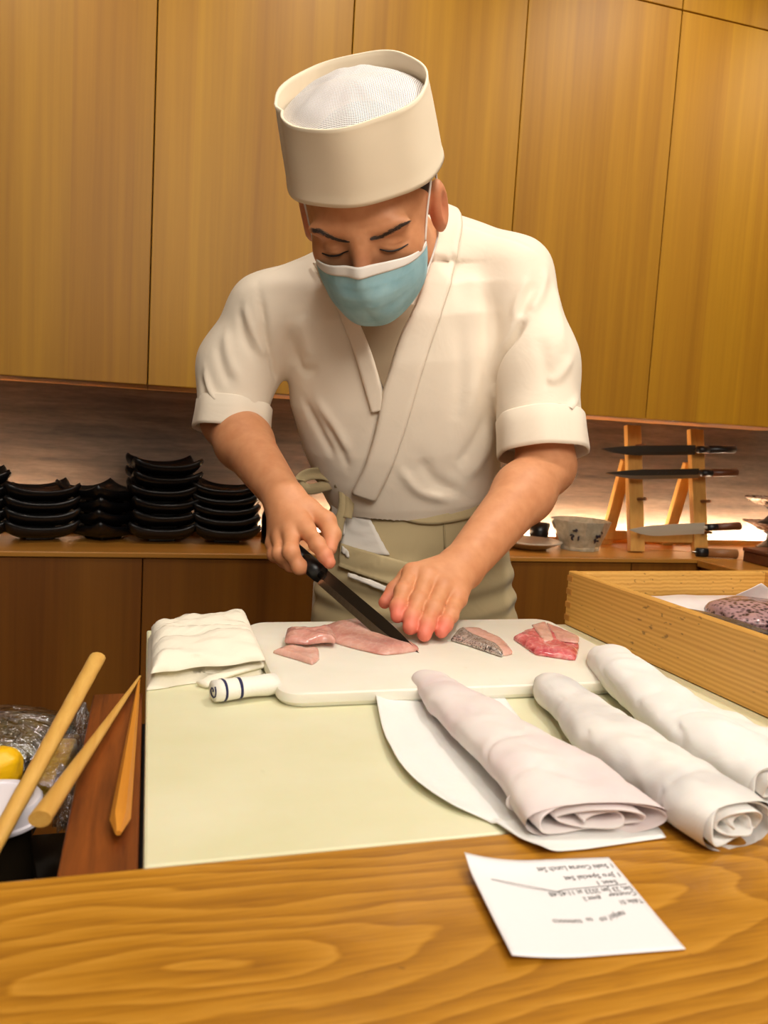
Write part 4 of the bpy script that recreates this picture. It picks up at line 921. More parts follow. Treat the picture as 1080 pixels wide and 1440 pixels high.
# ---------------------------------------------------------------- wooden sticks
def stick(name, label, p0, p1, r0, r1, mat, sq=(1, 1), n=10, chisel=False, ribs=0):
    p0, p1 = np.array(p0), np.array(p1); K = 40; P = [tuple(p0 + (p1 - p0) * s) for s in np.linspace(0, 1, K)]
    R_ = [r0 + (r1 - r0) * s for s in np.linspace(0, 1, K)]
    if ribs: R_ = [r * (1 + .02 * math.sin(s * ribs)) for r, s in zip(R_, np.linspace(0, 1, K))]
    if chisel: R_[0] *= .30; P[0] = tuple(np.array(P[0]) + (p0 - p1) * .035)
    m = MB().tube(P, R_, n, sq, (0, 0, 1)); o = m.build(name, mat, None, True); auto_smooth(o, 40); return tag(o, label, 'stick')
stick('wooden_stick', 'thick blunt wooden stick slanting up over the jar at the far left', (-0.0940, 0.4595, 0.9126), (-0.0382, 0.7225, 0.9771), .0052, .0072, M['chop'], (1, .8), 12, ribs=60)
stick('wooden_stick', 'long pale pointed wooden stick lying across the stained board', (-0.0542, 0.4718, 0.9570), (-0.0022, 0.7580, 0.9480), .0066, .0012, M['chop'], (1, .75), 16)
stick('wooden_stick', 'short orange pointed wooden stick next to the slab edge', (-0.0107, 0.4703, 0.9505), (-0.0028, 0.7542, 0.9465), .0062, .0012, M['chop2'], (1, .85), 6, True)
# ---------------------------------------------------------------- the low tray at the left
ZP = ZT - .1395
jc = np.array((-0.0936, 0.5660, 0.9280)); zl = ZC - .262
t = thing('glass_jar', 'dark glass jar with a white screw lid at the far left', 'jar', (jc[0], jc[1], ZP))
MB().lathe([(0, 0), (.030, 0), (.034, .004), (.0238, zl - ZP - .034), (.0238, zl - ZP - .022), (.0238, zl - ZP - .016), (0, zl - ZP - .016)], (jc[0], jc[1], ZP), 40).build('body', M['jar'], t, True)
lidp = [(.0315, -.0150), (.0325, -.0140), (.0325, -.0120), (.0302, -.0115), (.0302, -.002), (.0288, 0), (.0245, .0004), (.0238, -.0006), (0, -.0004)]
l_ = MB().lathe(lidp, (jc[0], jc[1], zl), 60).build('lid', M['lidw'], t, True); auto_smooth(l_, 40)
bc = np.array((-0.1212, 0.7372, 0.9050)); zr = ZC - .285
t = thing('wrapped_bowl', 'black bowl of greens covered with cling film at the left edge', 'bowl', (bc[0], bc[1], ZP))
MB().lathe([(0, 0), (.030, 0), (.032, .004), (.058, .06), (.062, zr - ZP), (.059, zr - ZP), (.055, .06), (.03, .012), (0, .012)], (bc[0], bc[1], ZP), 48).build('body', M['lacquer'], t, True)
bm_ = MB().lathe([(0, .012), (.03, .011), (.05, .002), (.056, -.010), (0, -.012)], (bc[0], bc[1], zr), 40); V = np.array(bm_.v); V[:, 2] += .004 * vnoise(V, 90, 3); bm_.v = [tuple(v) for v in V]; bm_.build('greens', M['green'], t, True)
fm = MB().lathe([(0, .019), (.03, .017), (.054, .009), (.0645, .001), (.0655, -.012), (.064, -.045)], (bc[0], bc[1], zr), 64); V = np.array(fm.v); th = np.arctan2(V[:, 1] - bc[1], V[:, 0] - bc[0])
V[:, 2] += .0018 * np.sin(th * 9 + V[:, 0] * 200) + .002 * vnoise(V, 110, 8); V[:, :2] += (.0014 * np.sin(th * 23))[:, None] * np.stack([np.cos(th), np.sin(th)], 1); fm.v = [tuple(v) for v in V]; fm.build('cling_film', M['film'], t, True)
lc = (-0.1066, 0.6318, 0.9200)
lump('lemon', 'yellow lemon behind the white jar lid at the left edge', lc[:2], (.021, .017, .017), M['lemon'], 3, .4, lc[2] - .017, 'fruit')
t = thing('yellow_packet', 'yellow omelette block wrapped in clear film beside the thick stick', 'food', (-0.0660, 0.6406, 0.9191))
a, b = Vector((-0.0591, 0.6759, 0.9252)), Vector((-0.0706, 0.6203, 0.9126)); d = (b - a).normalized(); x = d.cross(Vector((0, 0, 1))).normalized(); z = x.cross(d)
Mx = Matrix((x, d, z)).transposed().to_4x4(); Mx.translation = a
MB().box(-.010, .010, 0, (b - a).length, -.020, 0, .003, Mx).build('block', M['tamago'], t, True)
MB().box(-.0125, .0125, -.004, (b - a).length + .004, -.023, .002, .003, Mx).build('wrapping', M['film'], t, True)
def crumple(name, label, c, r, seed):
    bm = bmesh.new(); bmesh.ops.create_icosphere(bm, subdivisions=5, radius=1); V = np.array([v.co[:] for v in bm.verts]); F = [[v.index for v in f.verts] for f in bm.faces]; bm.free()
    k = 1 + .45 * np.abs(vnoise(V, 2.4, seed)) - .3 * np.abs(vnoise(V, 5.5, seed + 1)) + .12 * vnoise(V, 11, seed); V = V * k[:, None] * np.array(r) + np.array(c)
    return tag(obj(name, V, F, M['film'], None, False, (c[0], c[1], c[2] - r[2])), label, 'film')
crumple('crumpled_film', 'crumpled ball of clear cling film beside the stained board', (-0.0548, 0.7195, 0.9039), (.020, .024, .028), 4)
crumple('crumpled_film', 'sheet of crumpled cling film hanging down behind the jar', (-0.0544, 0.6193, 0.8996), (.008, .014, .022), 9)
# ---------------------------------------------------------------- the chef
chef = thing('person', 'man in white jacket, tall white cap and blue mask leaning over to slice fish', 'person', (.41, 1.30, 0))
hc = np.array(HC)
lo = np.min([RH_F[0][0][3], RH_F[3][0][1], WR, ER, SR, LH_F[2][0][3]], axis=0) - .06; hi = np.max([EL, SL, WL, HC], axis=0) + .06
hz0 = min(p[2] for pts, _ in LH_F for p in pts) - .016; hz1 = max(RH_T[0][0][2], WR[2]) + .02
hy0 = min(p[1] for pts, _ in LH_F for p in pts) - .02
xs = axis([(lo[0], hi[0], .0021)]); ys = axis([(hy0, 1.03, .0019), (1.03, 1.20, .0027), (1.20, 1.62, .006)])
zs = axis([(hz0, hz1, .0018), (hz1, HC[2] - .15, .004), (HC[2] - .15, HC[2] + .08, .0021), (HC[2] + .08, HC[2] + .17, .005)])
BV, BQ = surface_nets(body_sdf, xs, ys, zs)
BV = snap(body_sdf, BV, 0, 2)
def ridge(V, pts, amp, w):
    C = cr(pts, 40); d2 = np.full(len(V), 1e9); ti = np.zeros(len(V))
    for i, c in enumerate(C):
        q = ((V - V3(c)) ** 2).sum(1); m = q < d2; d2[m] = q[m]; ti[m] = i
    return amp * np.exp(-d2 / w ** 2) * np.clip(np.sin(np.pi * np.clip(ti / 39, .04, .96)) * 1.6, 0, 1)
fm_ = ((BV - V3(H(0, .02, .08))) ** 2).sum(1) < .09 ** 2; FV = BV[fm_]; fd = np.zeros(len(FV))
for pts, a, w in (([(0.1972, 1.0292, 1.4191), (0.2056, 1.0146, 1.4094), (0.2179, 1.0041, 1.4071), (0.2287, 0.9895, 1.4107)], -.0011, .0026), ([(0.2671, 0.9780, 1.4146), (0.2804, 0.9734, 1.4136), (0.2937, 0.9759, 1.4190), (0.3055, 0.9770, 1.4275)], -.0011, .0026), ([(0.2323, 0.9715, 1.4260), (0.2536, 0.9596, 1.4318), (0.2759, 0.9521, 1.4404)], -.0010, .0035), ([(0.2078, 0.9813, 1.4334), (0.2307, 0.9673, 1.4356), (0.2581, 0.9557, 1.4423)], -.0007, .0035), ([(0.2405, 0.9782, 1.4065), (0.2400, 0.9746, 1.4141), (0.2373, 0.9721, 1.4200)], -.0007, .003)):
    fd += ridge(FV, pts, a, w)
BV[fm_] = FV + normals(body_sdf, FV) * fd[:, None]
bl = np.zeros(len(BV))
for F_, amt in ((LH_F, 1.0), (RH_F, .55)):
    for pts, _ in F_:
        for p, w, a in ((pts[3], .017, .95), (pts[2], .013, .25), (pts[1], .010, .25), (pts[0], .010, .18)): bl = np.maximum(bl, a * amt * np.exp(-(((BV - V3(p)) ** 2).sum(1)) / w ** 2))
for p, a, w in ((LH_T[0][3], .7, .02), (RH_T[0][3], .3, .014)): bl = np.maximum(bl, a * np.exp(-(((BV - V3(p)) ** 2).sum(1)) / w ** 2))
for p, w, a in ((H(.083, -.01, -.012), .03, .35), (H(-.083, -.01, -.012), .03, .35), (H(0, -.03, .11), .025, .25)): bl = np.maximum(bl, a * np.exp(-(((BV - V3(p)) ** 2).sum(1)) / w ** 2))
np_obj('body', BV, BQ, M['skin'], chef, {'blush': bl})
# hair under the cap
def hair_sdf(P):
    L = (np.asarray(P, f32) - V3(HC)) @ HA; d = ell(L, (0, .035, -.014), (.0815, .0900, .1020)); ax_ = np.abs(L[:, 0])
    cut = L[:, 2] - (.056 + .50 * (L[:, 1] - .02)) - .035 * np.clip((.060 - ax_) / .03, -1, 1) * 0
    cut = np.maximum(cut, -(L[:, 1] - np.where(L[:, 2] > -.012, -.012 + .95 * np.maximum(0, L[:, 2] - .016), -.045)))
    return np.maximum(d, cut * .8).astype(f32)
g = lambda c, r, s: np.arange(c - r, c + r, s)
HV, HQ = surface_nets(hair_sdf, g(hc[0], .14, .003), g(hc[1], .14, .003), g(hc[2], .16, .003)); np_obj('hair', HV, HQ, M['hair'], chef)
# brows and lashes
def on_skin(L_, off): return snap(body_sdf, np.array(L_), off, 4)
def brow(pts, flip):
    C = on_skin(cr(pts, 90), .0004); nn = normals(body_sdf, C); m = MB(); T = np.gradient(C, axis=0); T /= np.linalg.norm(T, axis=1, keepdims=True)
    for i in range(90):
        s = i / 89; w = .0046 * math.sin(math.pi * min(1, .18 + s * .80)) ** .7
        for k in range(6):
            b = np.cross(nn[i], T[i]); p = C[i] + b * rnd.uniform(-w, w) * rnd.uniform(.3, 1); q = p + T[i] * flip * rnd.uniform(.003, .006) + b * rnd.uniform(-.0012, .0012) + nn[i] * .0006; h = b * .00022
            m.add([p - h, p + h, p + nn[i] * .0004, q], [(0, 1, 3), (1, 2, 3), (2, 0, 3)])
    m.build('eyebrow', M['brow'], chef)
brow([(0.1867, 1.0014, 1.4268), (0.1952, 0.9948, 1.4247), (0.2074, 0.9922, 1.4197), (0.2197, 0.9907, 1.4167), (0.2286, 0.9825, 1.4144)], -1); brow([(0.2507, 0.9718, 1.4182), (0.2624, 0.9693, 1.4216), (0.2720, 0.9602, 1.4267), (0.2820, 0.9532, 1.4331), (0.2919, 0.9514, 1.4389)], 1)
def lash(pts):
    C = on_skin(cr(pts, 24), .0002); o = MB().tube([tuple(p) for p in C], [.0004 + .0010 * math.sin(math.pi * min(1, .12 + .84 * i / 23)) for i in range(24)], 8).build('eyelash', M['hair'], chef, True)
    nn = normals(body_sdf, C); m = MB()
    for i in range(1, 23):
        d = nrm(nn[i] * .6 + np.array([0, 0, -1.0])); p = C[i]; q = p + d * .0042 + (C[min(i + 1, 23)] - C[i - 1]) * .4; h = (C[min(i + 1, 23)] - C[i - 1]) * .04
        m.add([p - h, p + h, p + nn[i] * .0004, q], [(0, 1, 3), (1, 2, 3), (2, 0, 3)])
    m.build('lash_hair', M['hair'], o)
lash([(0.2036, 1.0264, 1.4062), (0.2099, 1.0204, 1.4032), (0.2165, 1.0128, 1.4021), (0.2241, 1.0065, 1.4039), (0.2306, 0.9962, 1.4062)]); lash([(0.2669, 0.9828, 1.4100), (0.2745, 0.9802, 1.4087), (0.2841, 0.9790, 1.4095), (0.2929, 0.9783, 1.4134), (0.3015, 0.9773, 1.4194)])
# cap: band and mesh crown
def rim(th, u, rx, rf, f0=-.008): return H(rx * math.sin(th), u, f0 + rf * math.cos(th))
cap = MB(); NR, NTH = 18, 96; GG = []
prof = [(s, 0) for s in np.linspace(0, 1, NR)] + [(s, 1) for s in np.linspace(1, 0, NR)]
for s, inn in prof:
    ring = []
    for j in range(NTH):
        th = 2 * math.pi * j / NTH; ub = .052 + .010 * math.cos(th); ut = .151 - .004 * math.cos(th) + .002 * math.sin(3 * th + 1)
        wob = .0018 * math.sin(4 * th + 2 * s) * s + .0012 * math.sin(7 * th + 1)
        fold = -.004 * math.exp(-((th - 5.35 + .25 * s) / .07) ** 2) * s + .002 * math.exp(-((th - 5.18 + .25 * s) / .09) ** 2) * s
        r0 = (.1000 - .0105 * s + wob + fold) - (.0018 if inn else 0); hem = .0009 if (s < .07 or s > .955) and not inn else 0
        ring.append(rim(th, ub + (ut - ub) * s, r0 + hem, r0 * 1.125 + hem))
    GG.append(ring)
GG = np.array(GG); n = NTH; v = GG.reshape(-1, 3); f = [(i * n + j, i * n + (j + 1) % n, ((i + 1) % len(GG)) * n + (j + 1) % n, ((i + 1) % len(GG)) * n + j) for i in range(len(GG)) for j in range(n)]
capo = obj('cap', v, [q[::-1] for q in f], M['cap'], chef, True)
K = 16; mv = []; uv = []
for i in range(K + 1):
    r = i / K
    for j in range(NTH):
        th = 2 * math.pi * j / NTH; x, ff = math.sin(th) * r, math.cos(th) * r
        puck = .005 * float(vnoise(np.array([[x * 2.2, ff * 2.2, 0]]), 1.3, 5)[0]) + .0025 * math.sin(11 * th) * r ** 3 * (1 - r) * 4
        u = .131 + .030 * (1 - r ** 2.6) - .012 * (1 - r) * 0 + puck * (1 - r ** 4); mv.append(H(x * .0885, u, -.008 + ff * .0990)); uv.append((x, ff))
mf = [(i * NTH + j, i * NTH + (j + 1) % NTH, (i + 1) * NTH + (j + 1) % NTH, (i + 1) * NTH + j) for i in range(K) for j in range(NTH)]
mo = obj('cap_mesh', mv, mf, M['mesh'], capo, True); ul = mo.data.uv_layers.new(name='UV')
for p in mo.data.polygons:
    for li in p.loop_indices: ul.data[li].uv = uv[mo.data.loops[li].vertex_index]
# face mask
def mask_pt(s, t, off=0.0):
    a = abs(s); ut = -.005 - .020 * a ** 1.8; ub = -.107 + .026 * a ** 2.2; fe = .040 - .006 * t; fc = np.interp(t, [0, .25, .55, .85, 1], [.1185, .128, .127, .114, .102])
    f_ = fe + (fc - fe) * (1 - a ** 2.0) ** .62 if a < 1 else fe
    nose = .006 * math.exp(-(s / .16) ** 2) * math.exp(-(t / .3) ** 2); pl = .0011 * math.sin(t * 19) * (1 - t * .3) * (1 - a ** 4); cr_ = .0022 * math.exp(-((s - .05 - .3 * (t - .8)) / .05) ** 2) * math.exp(-((t - .78) / .13) ** 2)
    nz = .0010 * math.sin(s * 9 + t * 5) * math.sin(t * 7 + 1)
    return H(.0735 * s * (1 - .10 * t * t), ut + (ub - ut) * t, f_ + nose + pl - cr_ + nz + off)
mk = MB().grid(61, 41, lambda u, v: mask_pt(u * 2 - 1, v), .0012).build('face_mask', M['mask'], chef, True)
MB().grid(61, 6, lambda u, v: mask_pt(u * 2 - 1, -.005 + v * (.13 - .02 * abs(u * 2 - 1)), .0010), .0012).build('mask_band', M['mask_white'], mk, True)
for k in (.30, .82):
    m = MB()
    for i in range(70):
        s = -.78 + 1.56 * i / 69; p = mask_pt(s, .135 * k, .0014); q = mask_pt(s + .012, .135 * k, .0014); d = HU * .0004; m.add([p - d, q - d, q + d, p + d], [(0, 1, 2, 3)])
    m.build('stitching', M['apron'], mk)
for sg in (1, -1):
    P = cr([H(sg * .0732, -.024, .041), H(sg * .078, .008, .024), H(sg * .0835, .034, .006), H(sg * .0862, .052, -.012), H(sg * .087, .042, -.034), H(sg * .085, .0, -.036), H(sg * .083, -.044, -.020), H(sg * .079, -.058, .005), H(sg * .067, -.078, .036)], 60)
    MB().tube([tuple(p) for p in P], .0014, 8).build('ear_loop', M['mask_white'], mk, True)
# jacket
JV, JQ = surface_nets(jacket_sdf, axis([(-.02, .78, .0034)]), axis([(1.02, 1.60, .0036)]), axis([(1.05, 1.66, .0034)]))
JV = snap(jacket_sdf, JV, 0, 2); JN = normals(jacket_sdf, JV)
FOLDS = [  # creases (negative) and ridges (positive) of the cloth
    ([(0.5170, 1.0653, 1.3664), (0.4948, 1.0689, 1.3329), (0.4817, 1.0886, 1.3031), (0.4828, 1.1028, 1.2700), (0.4915, 1.1069, 1.2395)], -.010, .006), ([(0.5490, 1.0870, 1.4411), (0.5377, 1.0747, 1.4047), (0.5161, 1.0657, 1.3664), (0.4956, 1.0724, 1.3433)], .0040, .008), ([(0.5182, 1.0796, 1.4234), (0.5020, 1.0792, 1.3867), (0.4934, 1.0785, 1.3507)], .0025, .006), ([(0.5312, 1.0775, 1.4175), (0.5143, 1.0714, 1.3819), (0.5025, 1.0704, 1.3557)], -.0028, .006),
    ([(0.1445, 1.1965, 1.3892), (0.1515, 1.1814, 1.3456), (0.1597, 1.1918, 1.3069), (0.1773, 1.2146, 1.2684), (0.1884, 1.2396, 1.2490)], -.0050, .006), ([(0.1280, 1.1942, 1.3600), (0.1359, 1.1905, 1.3301), (0.1544, 1.1958, 1.2965), (0.1638, 1.2002, 1.2873)], .0030, .006), ([(0.1198, 1.2017, 1.3552), (0.1271, 1.1978, 1.3148), (0.1475, 1.1994, 1.2757)], -.0024, .006), ([(0.1040, 1.2164, 1.3248), (0.1084, 1.2035, 1.2831), (0.1282, 1.2005, 1.2433)], .0022, .007), ([(0.0926, 1.2179, 1.3034), (0.0991, 1.2070, 1.2672), (0.1141, 1.2020, 1.2372)], -.0022, .007),
    ([(0.0760, 1.2271, 1.2666), (0.0858, 1.2168, 1.2305), (0.1050, 1.2018, 1.2056), (0.1303, 1.2213, 1.1936)], .0045, .005), ([(0.0719, 1.2347, 1.2511), (0.0795, 1.2229, 1.2178), (0.1001, 1.2367, 1.1939)], -.0036, .006), ([(0.0890, 1.2131, 1.2203), (0.1142, 1.1989, 1.2010), (0.1517, 1.2076, 1.1981)], -.0030, .005),
    ([(0.1834, 1.1795, 1.3383), (0.1983, 1.1967, 1.3054), (0.2127, 1.2100, 1.2761), (0.2250, 1.1935, 1.2699), (0.2380, 1.1756, 1.2813)], -.0042, .008), ([(0.2035, 1.1784, 1.3502), (0.2176, 1.1876, 1.3115), (0.2255, 1.1890, 1.2863)], .0035, .012),
    ([(0.4424, 1.1247, 1.4328), (0.4530, 1.1055, 1.3652), (0.4567, 1.1106, 1.2840), (0.4530, 1.1224, 1.2003)], .0030, .016), ([(0.4641, 1.1076, 1.4071), (0.4780, 1.1012, 1.3364), (0.4863, 1.1193, 1.2446)], -.0030, .012), ([(0.4177, 1.1091, 1.3824), (0.4334, 1.1080, 1.2821), (0.4356, 1.1213, 1.1994)], -.0022, .012),
    ([(0.4945, 1.1014, 1.2135), (0.4957, 1.1385, 1.1700), (0.4611, 1.1413, 1.1138)], .0040, .012), ([(0.4895, 1.1007, 1.2445), (0.4757, 1.1283, 1.1908), (0.4454, 1.1348, 1.1354)], -.0036, .010), ([(0.3873, 1.1348, 1.1542), (0.4144, 1.1406, 1.1176), (0.4643, 1.1462, 1.0971)], -.0034, .010), ([(0.3589, 1.1472, 1.1363), (0.3957, 1.1492, 1.1000), (0.4540, 1.1480, 1.0867)], .0036, .009),
    ([(0.2215, 1.2164, 1.2291), (0.2463, 1.2021, 1.1823), (0.2751, 1.1920, 1.1377)], -.0034, .008), ([(0.2335, 1.1951, 1.2348), (0.2651, 1.1794, 1.1890), (0.2904, 1.1748, 1.1478)], .0030, .009), ([(0.2504, 1.1893, 1.1987), (0.2762, 1.1822, 1.1575), (0.2917, 1.1843, 1.1258)], -.0028, .007),
    ([(0.5755, 1.0407, 1.3093), (0.5499, 1.0298, 1.2768), (0.5322, 1.0308, 1.2697)], .0030, .007), ([(0.5872, 1.0375, 1.2497), (0.5522, 1.0147, 1.2222), (0.5150, 1.0209, 1.2052)], .0045, .006), ([(0.5685, 1.0182, 1.2232), (0.5406, 1.0118, 1.2107), (0.5093, 1.0238, 1.1989)], -.0040, .006), ([(0.5666, 1.0899, 1.4151), (0.5622, 1.0598, 1.3600), (0.5485, 1.0342, 1.3067)], .0024, .010), ([(0.5261, 1.0471, 1.3355), (0.5320, 1.0331, 1.2856), (0.5357, 1.0268, 1.2559)], -.0026, .010),
    ([(0.4278, 1.1562, 1.4975), (0.4676, 1.1351, 1.4876), (0.5071, 1.0996, 1.4709), (0.5443, 1.0885, 1.4509)], -.0014, .003), ([(0.1576, 1.2069, 1.4054), (0.1904, 1.2212, 1.4269), (0.2183, 1.2127, 1.4388)], -.0014, .003)]
disp = vnoise(JV, 9, 3) * .0026 + vnoise(JV * np.array([1, 1, .5]), 22, 4) * .0016
for pts, a, w in FOLDS: disp = disp + ridge(JV, pts, a * 1.35, w)
JV = JV + JN * disp[:, None]
jk = np_obj('jacket', JV, JQ, M['jacket'], chef)
def strip(A, B, h, name, mat, par, nu=60, nv=9, base=0.0, th=.0022, edge=.14, ext=None):
    if ext: A = [tuple(snap(jacket_sdf, [np.array(A[0]) + ext])[0])] + list(A); B = [tuple(snap(jacket_sdf, [np.array(B[0]) + ext])[0])] + list(B)
    a, b = cr(A, nu), cr(B, nu); G = a[:, None] + (b - a)[:, None] * np.linspace(0, 1, nv)[None, :, None]; sh = G.shape
    G = snap(jacket_sdf, G.reshape(-1, 3), 0, 5); nn = normals(jacket_sdf, G); dd = vnoise(G, 9, 3) * .0040 * .5
    s = np.linspace(0, 1, nv); pr = np.minimum(1, np.minimum(s, 1 - s) / edge) ** .5; off = base + np.tile(pr, nu) * h + dd
    G = (G + nn * off[:, None]).reshape(sh); fl = np.cross(G[1, 0] - G[0, 0], G[0, 1] - G[0, 0]) @ nn[0]
    return MB().sheet(G if fl > 0 else G[:, ::-1], th).build(name, mat, par, True)
strip([(0.2613, 1.1564, 1.3631), (0.2800, 1.1406, 1.3379), (0.2980, 1.1342, 1.3067), (0.3167, 1.1313, 1.2664), (0.3254, 1.1318, 1.2486)], [(0.3621, 1.1147, 1.3676), (0.3488, 1.1146, 1.3414), (0.3374, 1.1197, 1.3088), (0.3293, 1.1269, 1.2671), (0.3264, 1.1314, 1.2487)], .0004, 'undershirt', M['shirt'], chef, 40, 24, .0050, .001)
strip([(0.2240, 1.1941, 1.4238), (0.2399, 1.1703, 1.3882), (0.2603, 1.1530, 1.3475), (0.2820, 1.1429, 1.2928), (0.2983, 1.1427, 1.2481), (0.3116, 1.1444, 1.2129)], [(0.2534, 1.1814, 1.4207), (0.2707, 1.1538, 1.3738), (0.2896, 1.1362, 1.3333), (0.3088, 1.1308, 1.2891), (0.3233, 1.1323, 1.2495), (0.3296, 1.1362, 1.2191)], .004, 'collar', M['jacket'], jk, 60, 11, .0040)
strip([(0.3948, 1.1509, 1.4923), (0.3859, 1.1430, 1.4348), (0.3622, 1.1160, 1.3728), (0.3421, 1.1174, 1.3261), (0.3296, 1.1256, 1.2732), (0.3235, 1.1343, 1.2393), (0.3208, 1.1458, 1.1926), (0.3136, 1.1643, 1.1387), (0.3034, 1.1928, 1.0929)], [(0.4363, 1.1477, 1.4906), (0.4228, 1.1312, 1.4318), (0.4027, 1.1087, 1.3758), (0.3881, 1.1070, 1.3271), (0.3762, 1.1131, 1.2760), (0.3696, 1.1215, 1.2370), (0.3608, 1.1347, 1.1845), (0.3496, 1.1521, 1.1303), (0.3369, 1.1760, 1.0824)], .0045, 'collar', M['jacket'], jk, 100, 13, .0062, ext=(.0, .055, .004))
def cuff(E, ax, r, l0, l1, sq, name, sd, tilt=(0, 0)):
    ax = nrm(ax); x = nrm(np.cross(ax, [0.2, 1, .1])); y = np.cross(ax, x); G = []
    for s, rr in ((-.03, .90), (0, 1.01), (.05, 1.045), (.4, 1.05), (.9, 1.075), (1, 1.06), (1, 1.02), (.9, 1.01), (.5, .97)):
        ring = []
        for j in range(48):
            q = 2 * math.pi * j / 48; k = rr * r * (1 + .03 * math.sin(3 * q + sd) + .018 * math.sin(7 * q + sd * 2)); p = np.array(E) + x * math.cos(q) * k * sq[0] + y * math.sin(q) * k * sq[1]
            ring.append(p + ax * (l0 + (l1 - l0) * s + tilt[0] * math.cos(q) + tilt[1] * math.sin(q)))
        G.append(ring)
    G = np.array(G); n = 48; v = G.reshape(-1, 3); f = [(i * n + j, i * n + (j + 1) % n, (i + 1) * n + (j + 1) % n, (i + 1) * n + j) for i in range(len(G) - 1) for j in range(n)]
    return obj(name, v, f, M['jacket'], jk, True)
cuff(CUL, np.array(CUL) - np.array(ML), .0625, -.052, .006, (1, 1), 'sleeve_cuff', 1.0)
cuff(CUR, np.array(CUR) - np.array(MR), .0555, -.040, .006, (1, 1), 'sleeve_cuff', 2.2)
# apron
A_R = [((0.4302, 1.2754, 1.0729), .134, .108), ((0.4335, 1.2770, 1.0487), .142, .114), ((0.4371, 1.2778, 1.0171), .150, .118), ((0.4410, 1.2797, 0.9679), .164, .124), ((0.4419, 1.2804, 0.9184), .172, .132), ((0.4427, 1.2813, 0.8709), .178, .140), ((0.4485, 1.2878, 0.7526), .190, .150), ((0.4567, 1.2967, 0.5665), .20, .158), ((0.4689, 1.3052, 0.2897), .21, .165)]
AC = np.array([r[0] for r in A_R]); tt = np.linspace(0, 1, len(A_R)); NU, NV = 150, 110; G = np.zeros((NU, NV, 3)); AFx = nrm(BF * [1, 1, 0]); AX = nrm(BX * [1, 1, 0])
fold_h = lambda px, py: None
for i in range(NU):
    s = (i / (NU - 1)) ** 1.25; c = np.array([np.interp(s, tt, AC[:, k]) for k in range(3)]); a = np.interp(s, tt, [r[1] for r in A_R]); b = np.interp(s, tt, [r[2] for r in A_R])
    for j in range(NV):
        q = 2 * math.pi * j / NV; k = 1 + .022 * s * math.sin(5 * q + 1.0) + .016 * s * math.sin(9 * q + 2.2) + .010 * s * math.sin(14 * q)
        hor = .0035 * math.sin((s * 62 + 1.5 * math.sin(q) + 2.2 * math.cos(q * 2))) * math.exp(-((s - .47) / .12) ** 2)
        cx, sy = math.cos(q), math.sin(q); cx, sy = math.copysign(abs(cx) ** .9, cx), math.copysign(abs(sy) ** .9, sy)
        G[i, j] = c + AX * (cx * a * k) + AFx * (sy * b * k) + (AX * cx + AFx * sy) * (hor + .003 * float(math.sin(s * 9 + q * 2)))
v = G.reshape(-1, 3); f = [(i * NV + j, i * NV + (j + 1) % NV, (i + 1) * NV + (j + 1) % NV, (i + 1) * NV + j) for i in range(NU - 1) for j in range(NV)]
ap = obj('apron', v, f, M['apron'], chef, True)
def ap_pt(c, lift):
    """a point of the apron cloth nearest to c, lifted outward"""
    c = np.array(c); d = ((G - c) ** 2).sum(2); i, j = np.unravel_index(d.argmin(), d.shape); cc = np.array([np.interp((i / (NU - 1)) ** 1.25, tt, AC[:, k]) for k in range(3)]); n_ = nrm((G[i, j] - cc) * [1, 1, 0])
    e = (c - G[i, j]); e = e - n_ * (e @ n_); return G[i, j] + e + n_ * lift
def ap_patch(name, A, B, mat, lift, nu=20, nv=10, th=.0015):
    a, b = cr(A, nu), cr(B, nu); Q = a[:, None] + (b - a)[:, None] * np.linspace(0, 1, nv)[None, :, None]
    Q = np.array([[ap_pt(p, lift) for p in r] for r in Q]); return MB().sheet(Q, th).build(name, mat, ap, True)
ap_patch('jacket_hem', [(0.2821, 1.2267, 1.0689), (0.2755, 1.2212, 1.0390), (0.2674, 1.2143, 0.9914)], [(0.3183, 1.2053, 1.0678), (0.3393, 1.1915, 1.0364), (0.3643, 1.1776, 0.9965)], M['hem'], .004)
ap_patch('waistband', [(0.2987, 1.2240, 1.0899), (0.3510, 1.1838, 1.0754), (0.4129, 1.1590, 1.0645), (0.4814, 1.1558, 1.0778), (0.5468, 1.1805, 1.0977)], [(0.2991, 1.2222, 1.0744), (0.3514, 1.1818, 1.0580), (0.4134, 1.1570, 1.0471), (0.4820, 1.1535, 1.0580), (0.5495, 1.1775, 1.0774)], M['apron'], .0035, 40, 5)
for A, B in (((472, 768, 526, 792), (472, 774, 526, 799)), ((468, 783, 545, 812), (468, 789, 545, 820)), ((540, 790, 610, 812), (540, 793, 610, 816))): pass
ap_patch('seam', [(0.4404, 1.1506, 1.0618), (0.4430, 1.1475, 1.0412), (0.4449, 1.1435, 1.0087)], [(0.4435, 1.1496, 1.0620), (0.4462, 1.1466, 1.0414), (0.4481, 1.1425, 1.0088)], M['tie'], .0016, 12, 3, .0008)
tw = ap_patch('tucked_towel', [(0.2542, 1.2596, 1.0738), (0.2600, 1.2480, 1.0500), (0.2700, 1.2331, 1.0180)], [(0.2872, 1.2336, 1.0887), (0.2906, 1.2204, 1.0541), (0.2895, 1.2130, 1.0212)], M['hem'], .010)
ap_patch('folded_layer', [(0.2781, 1.2149, 1.0073), (0.3332, 1.1861, 0.9991), (0.3956, 1.1610, 0.9862), (0.4401, 1.1468, 0.9780)], [(0.2769, 1.2114, 0.9717), (0.3342, 1.1816, 0.9597), (0.3967, 1.1561, 0.9447), (0.4413, 1.1418, 0.9343)], M['apron'], .0075, 40, 10)
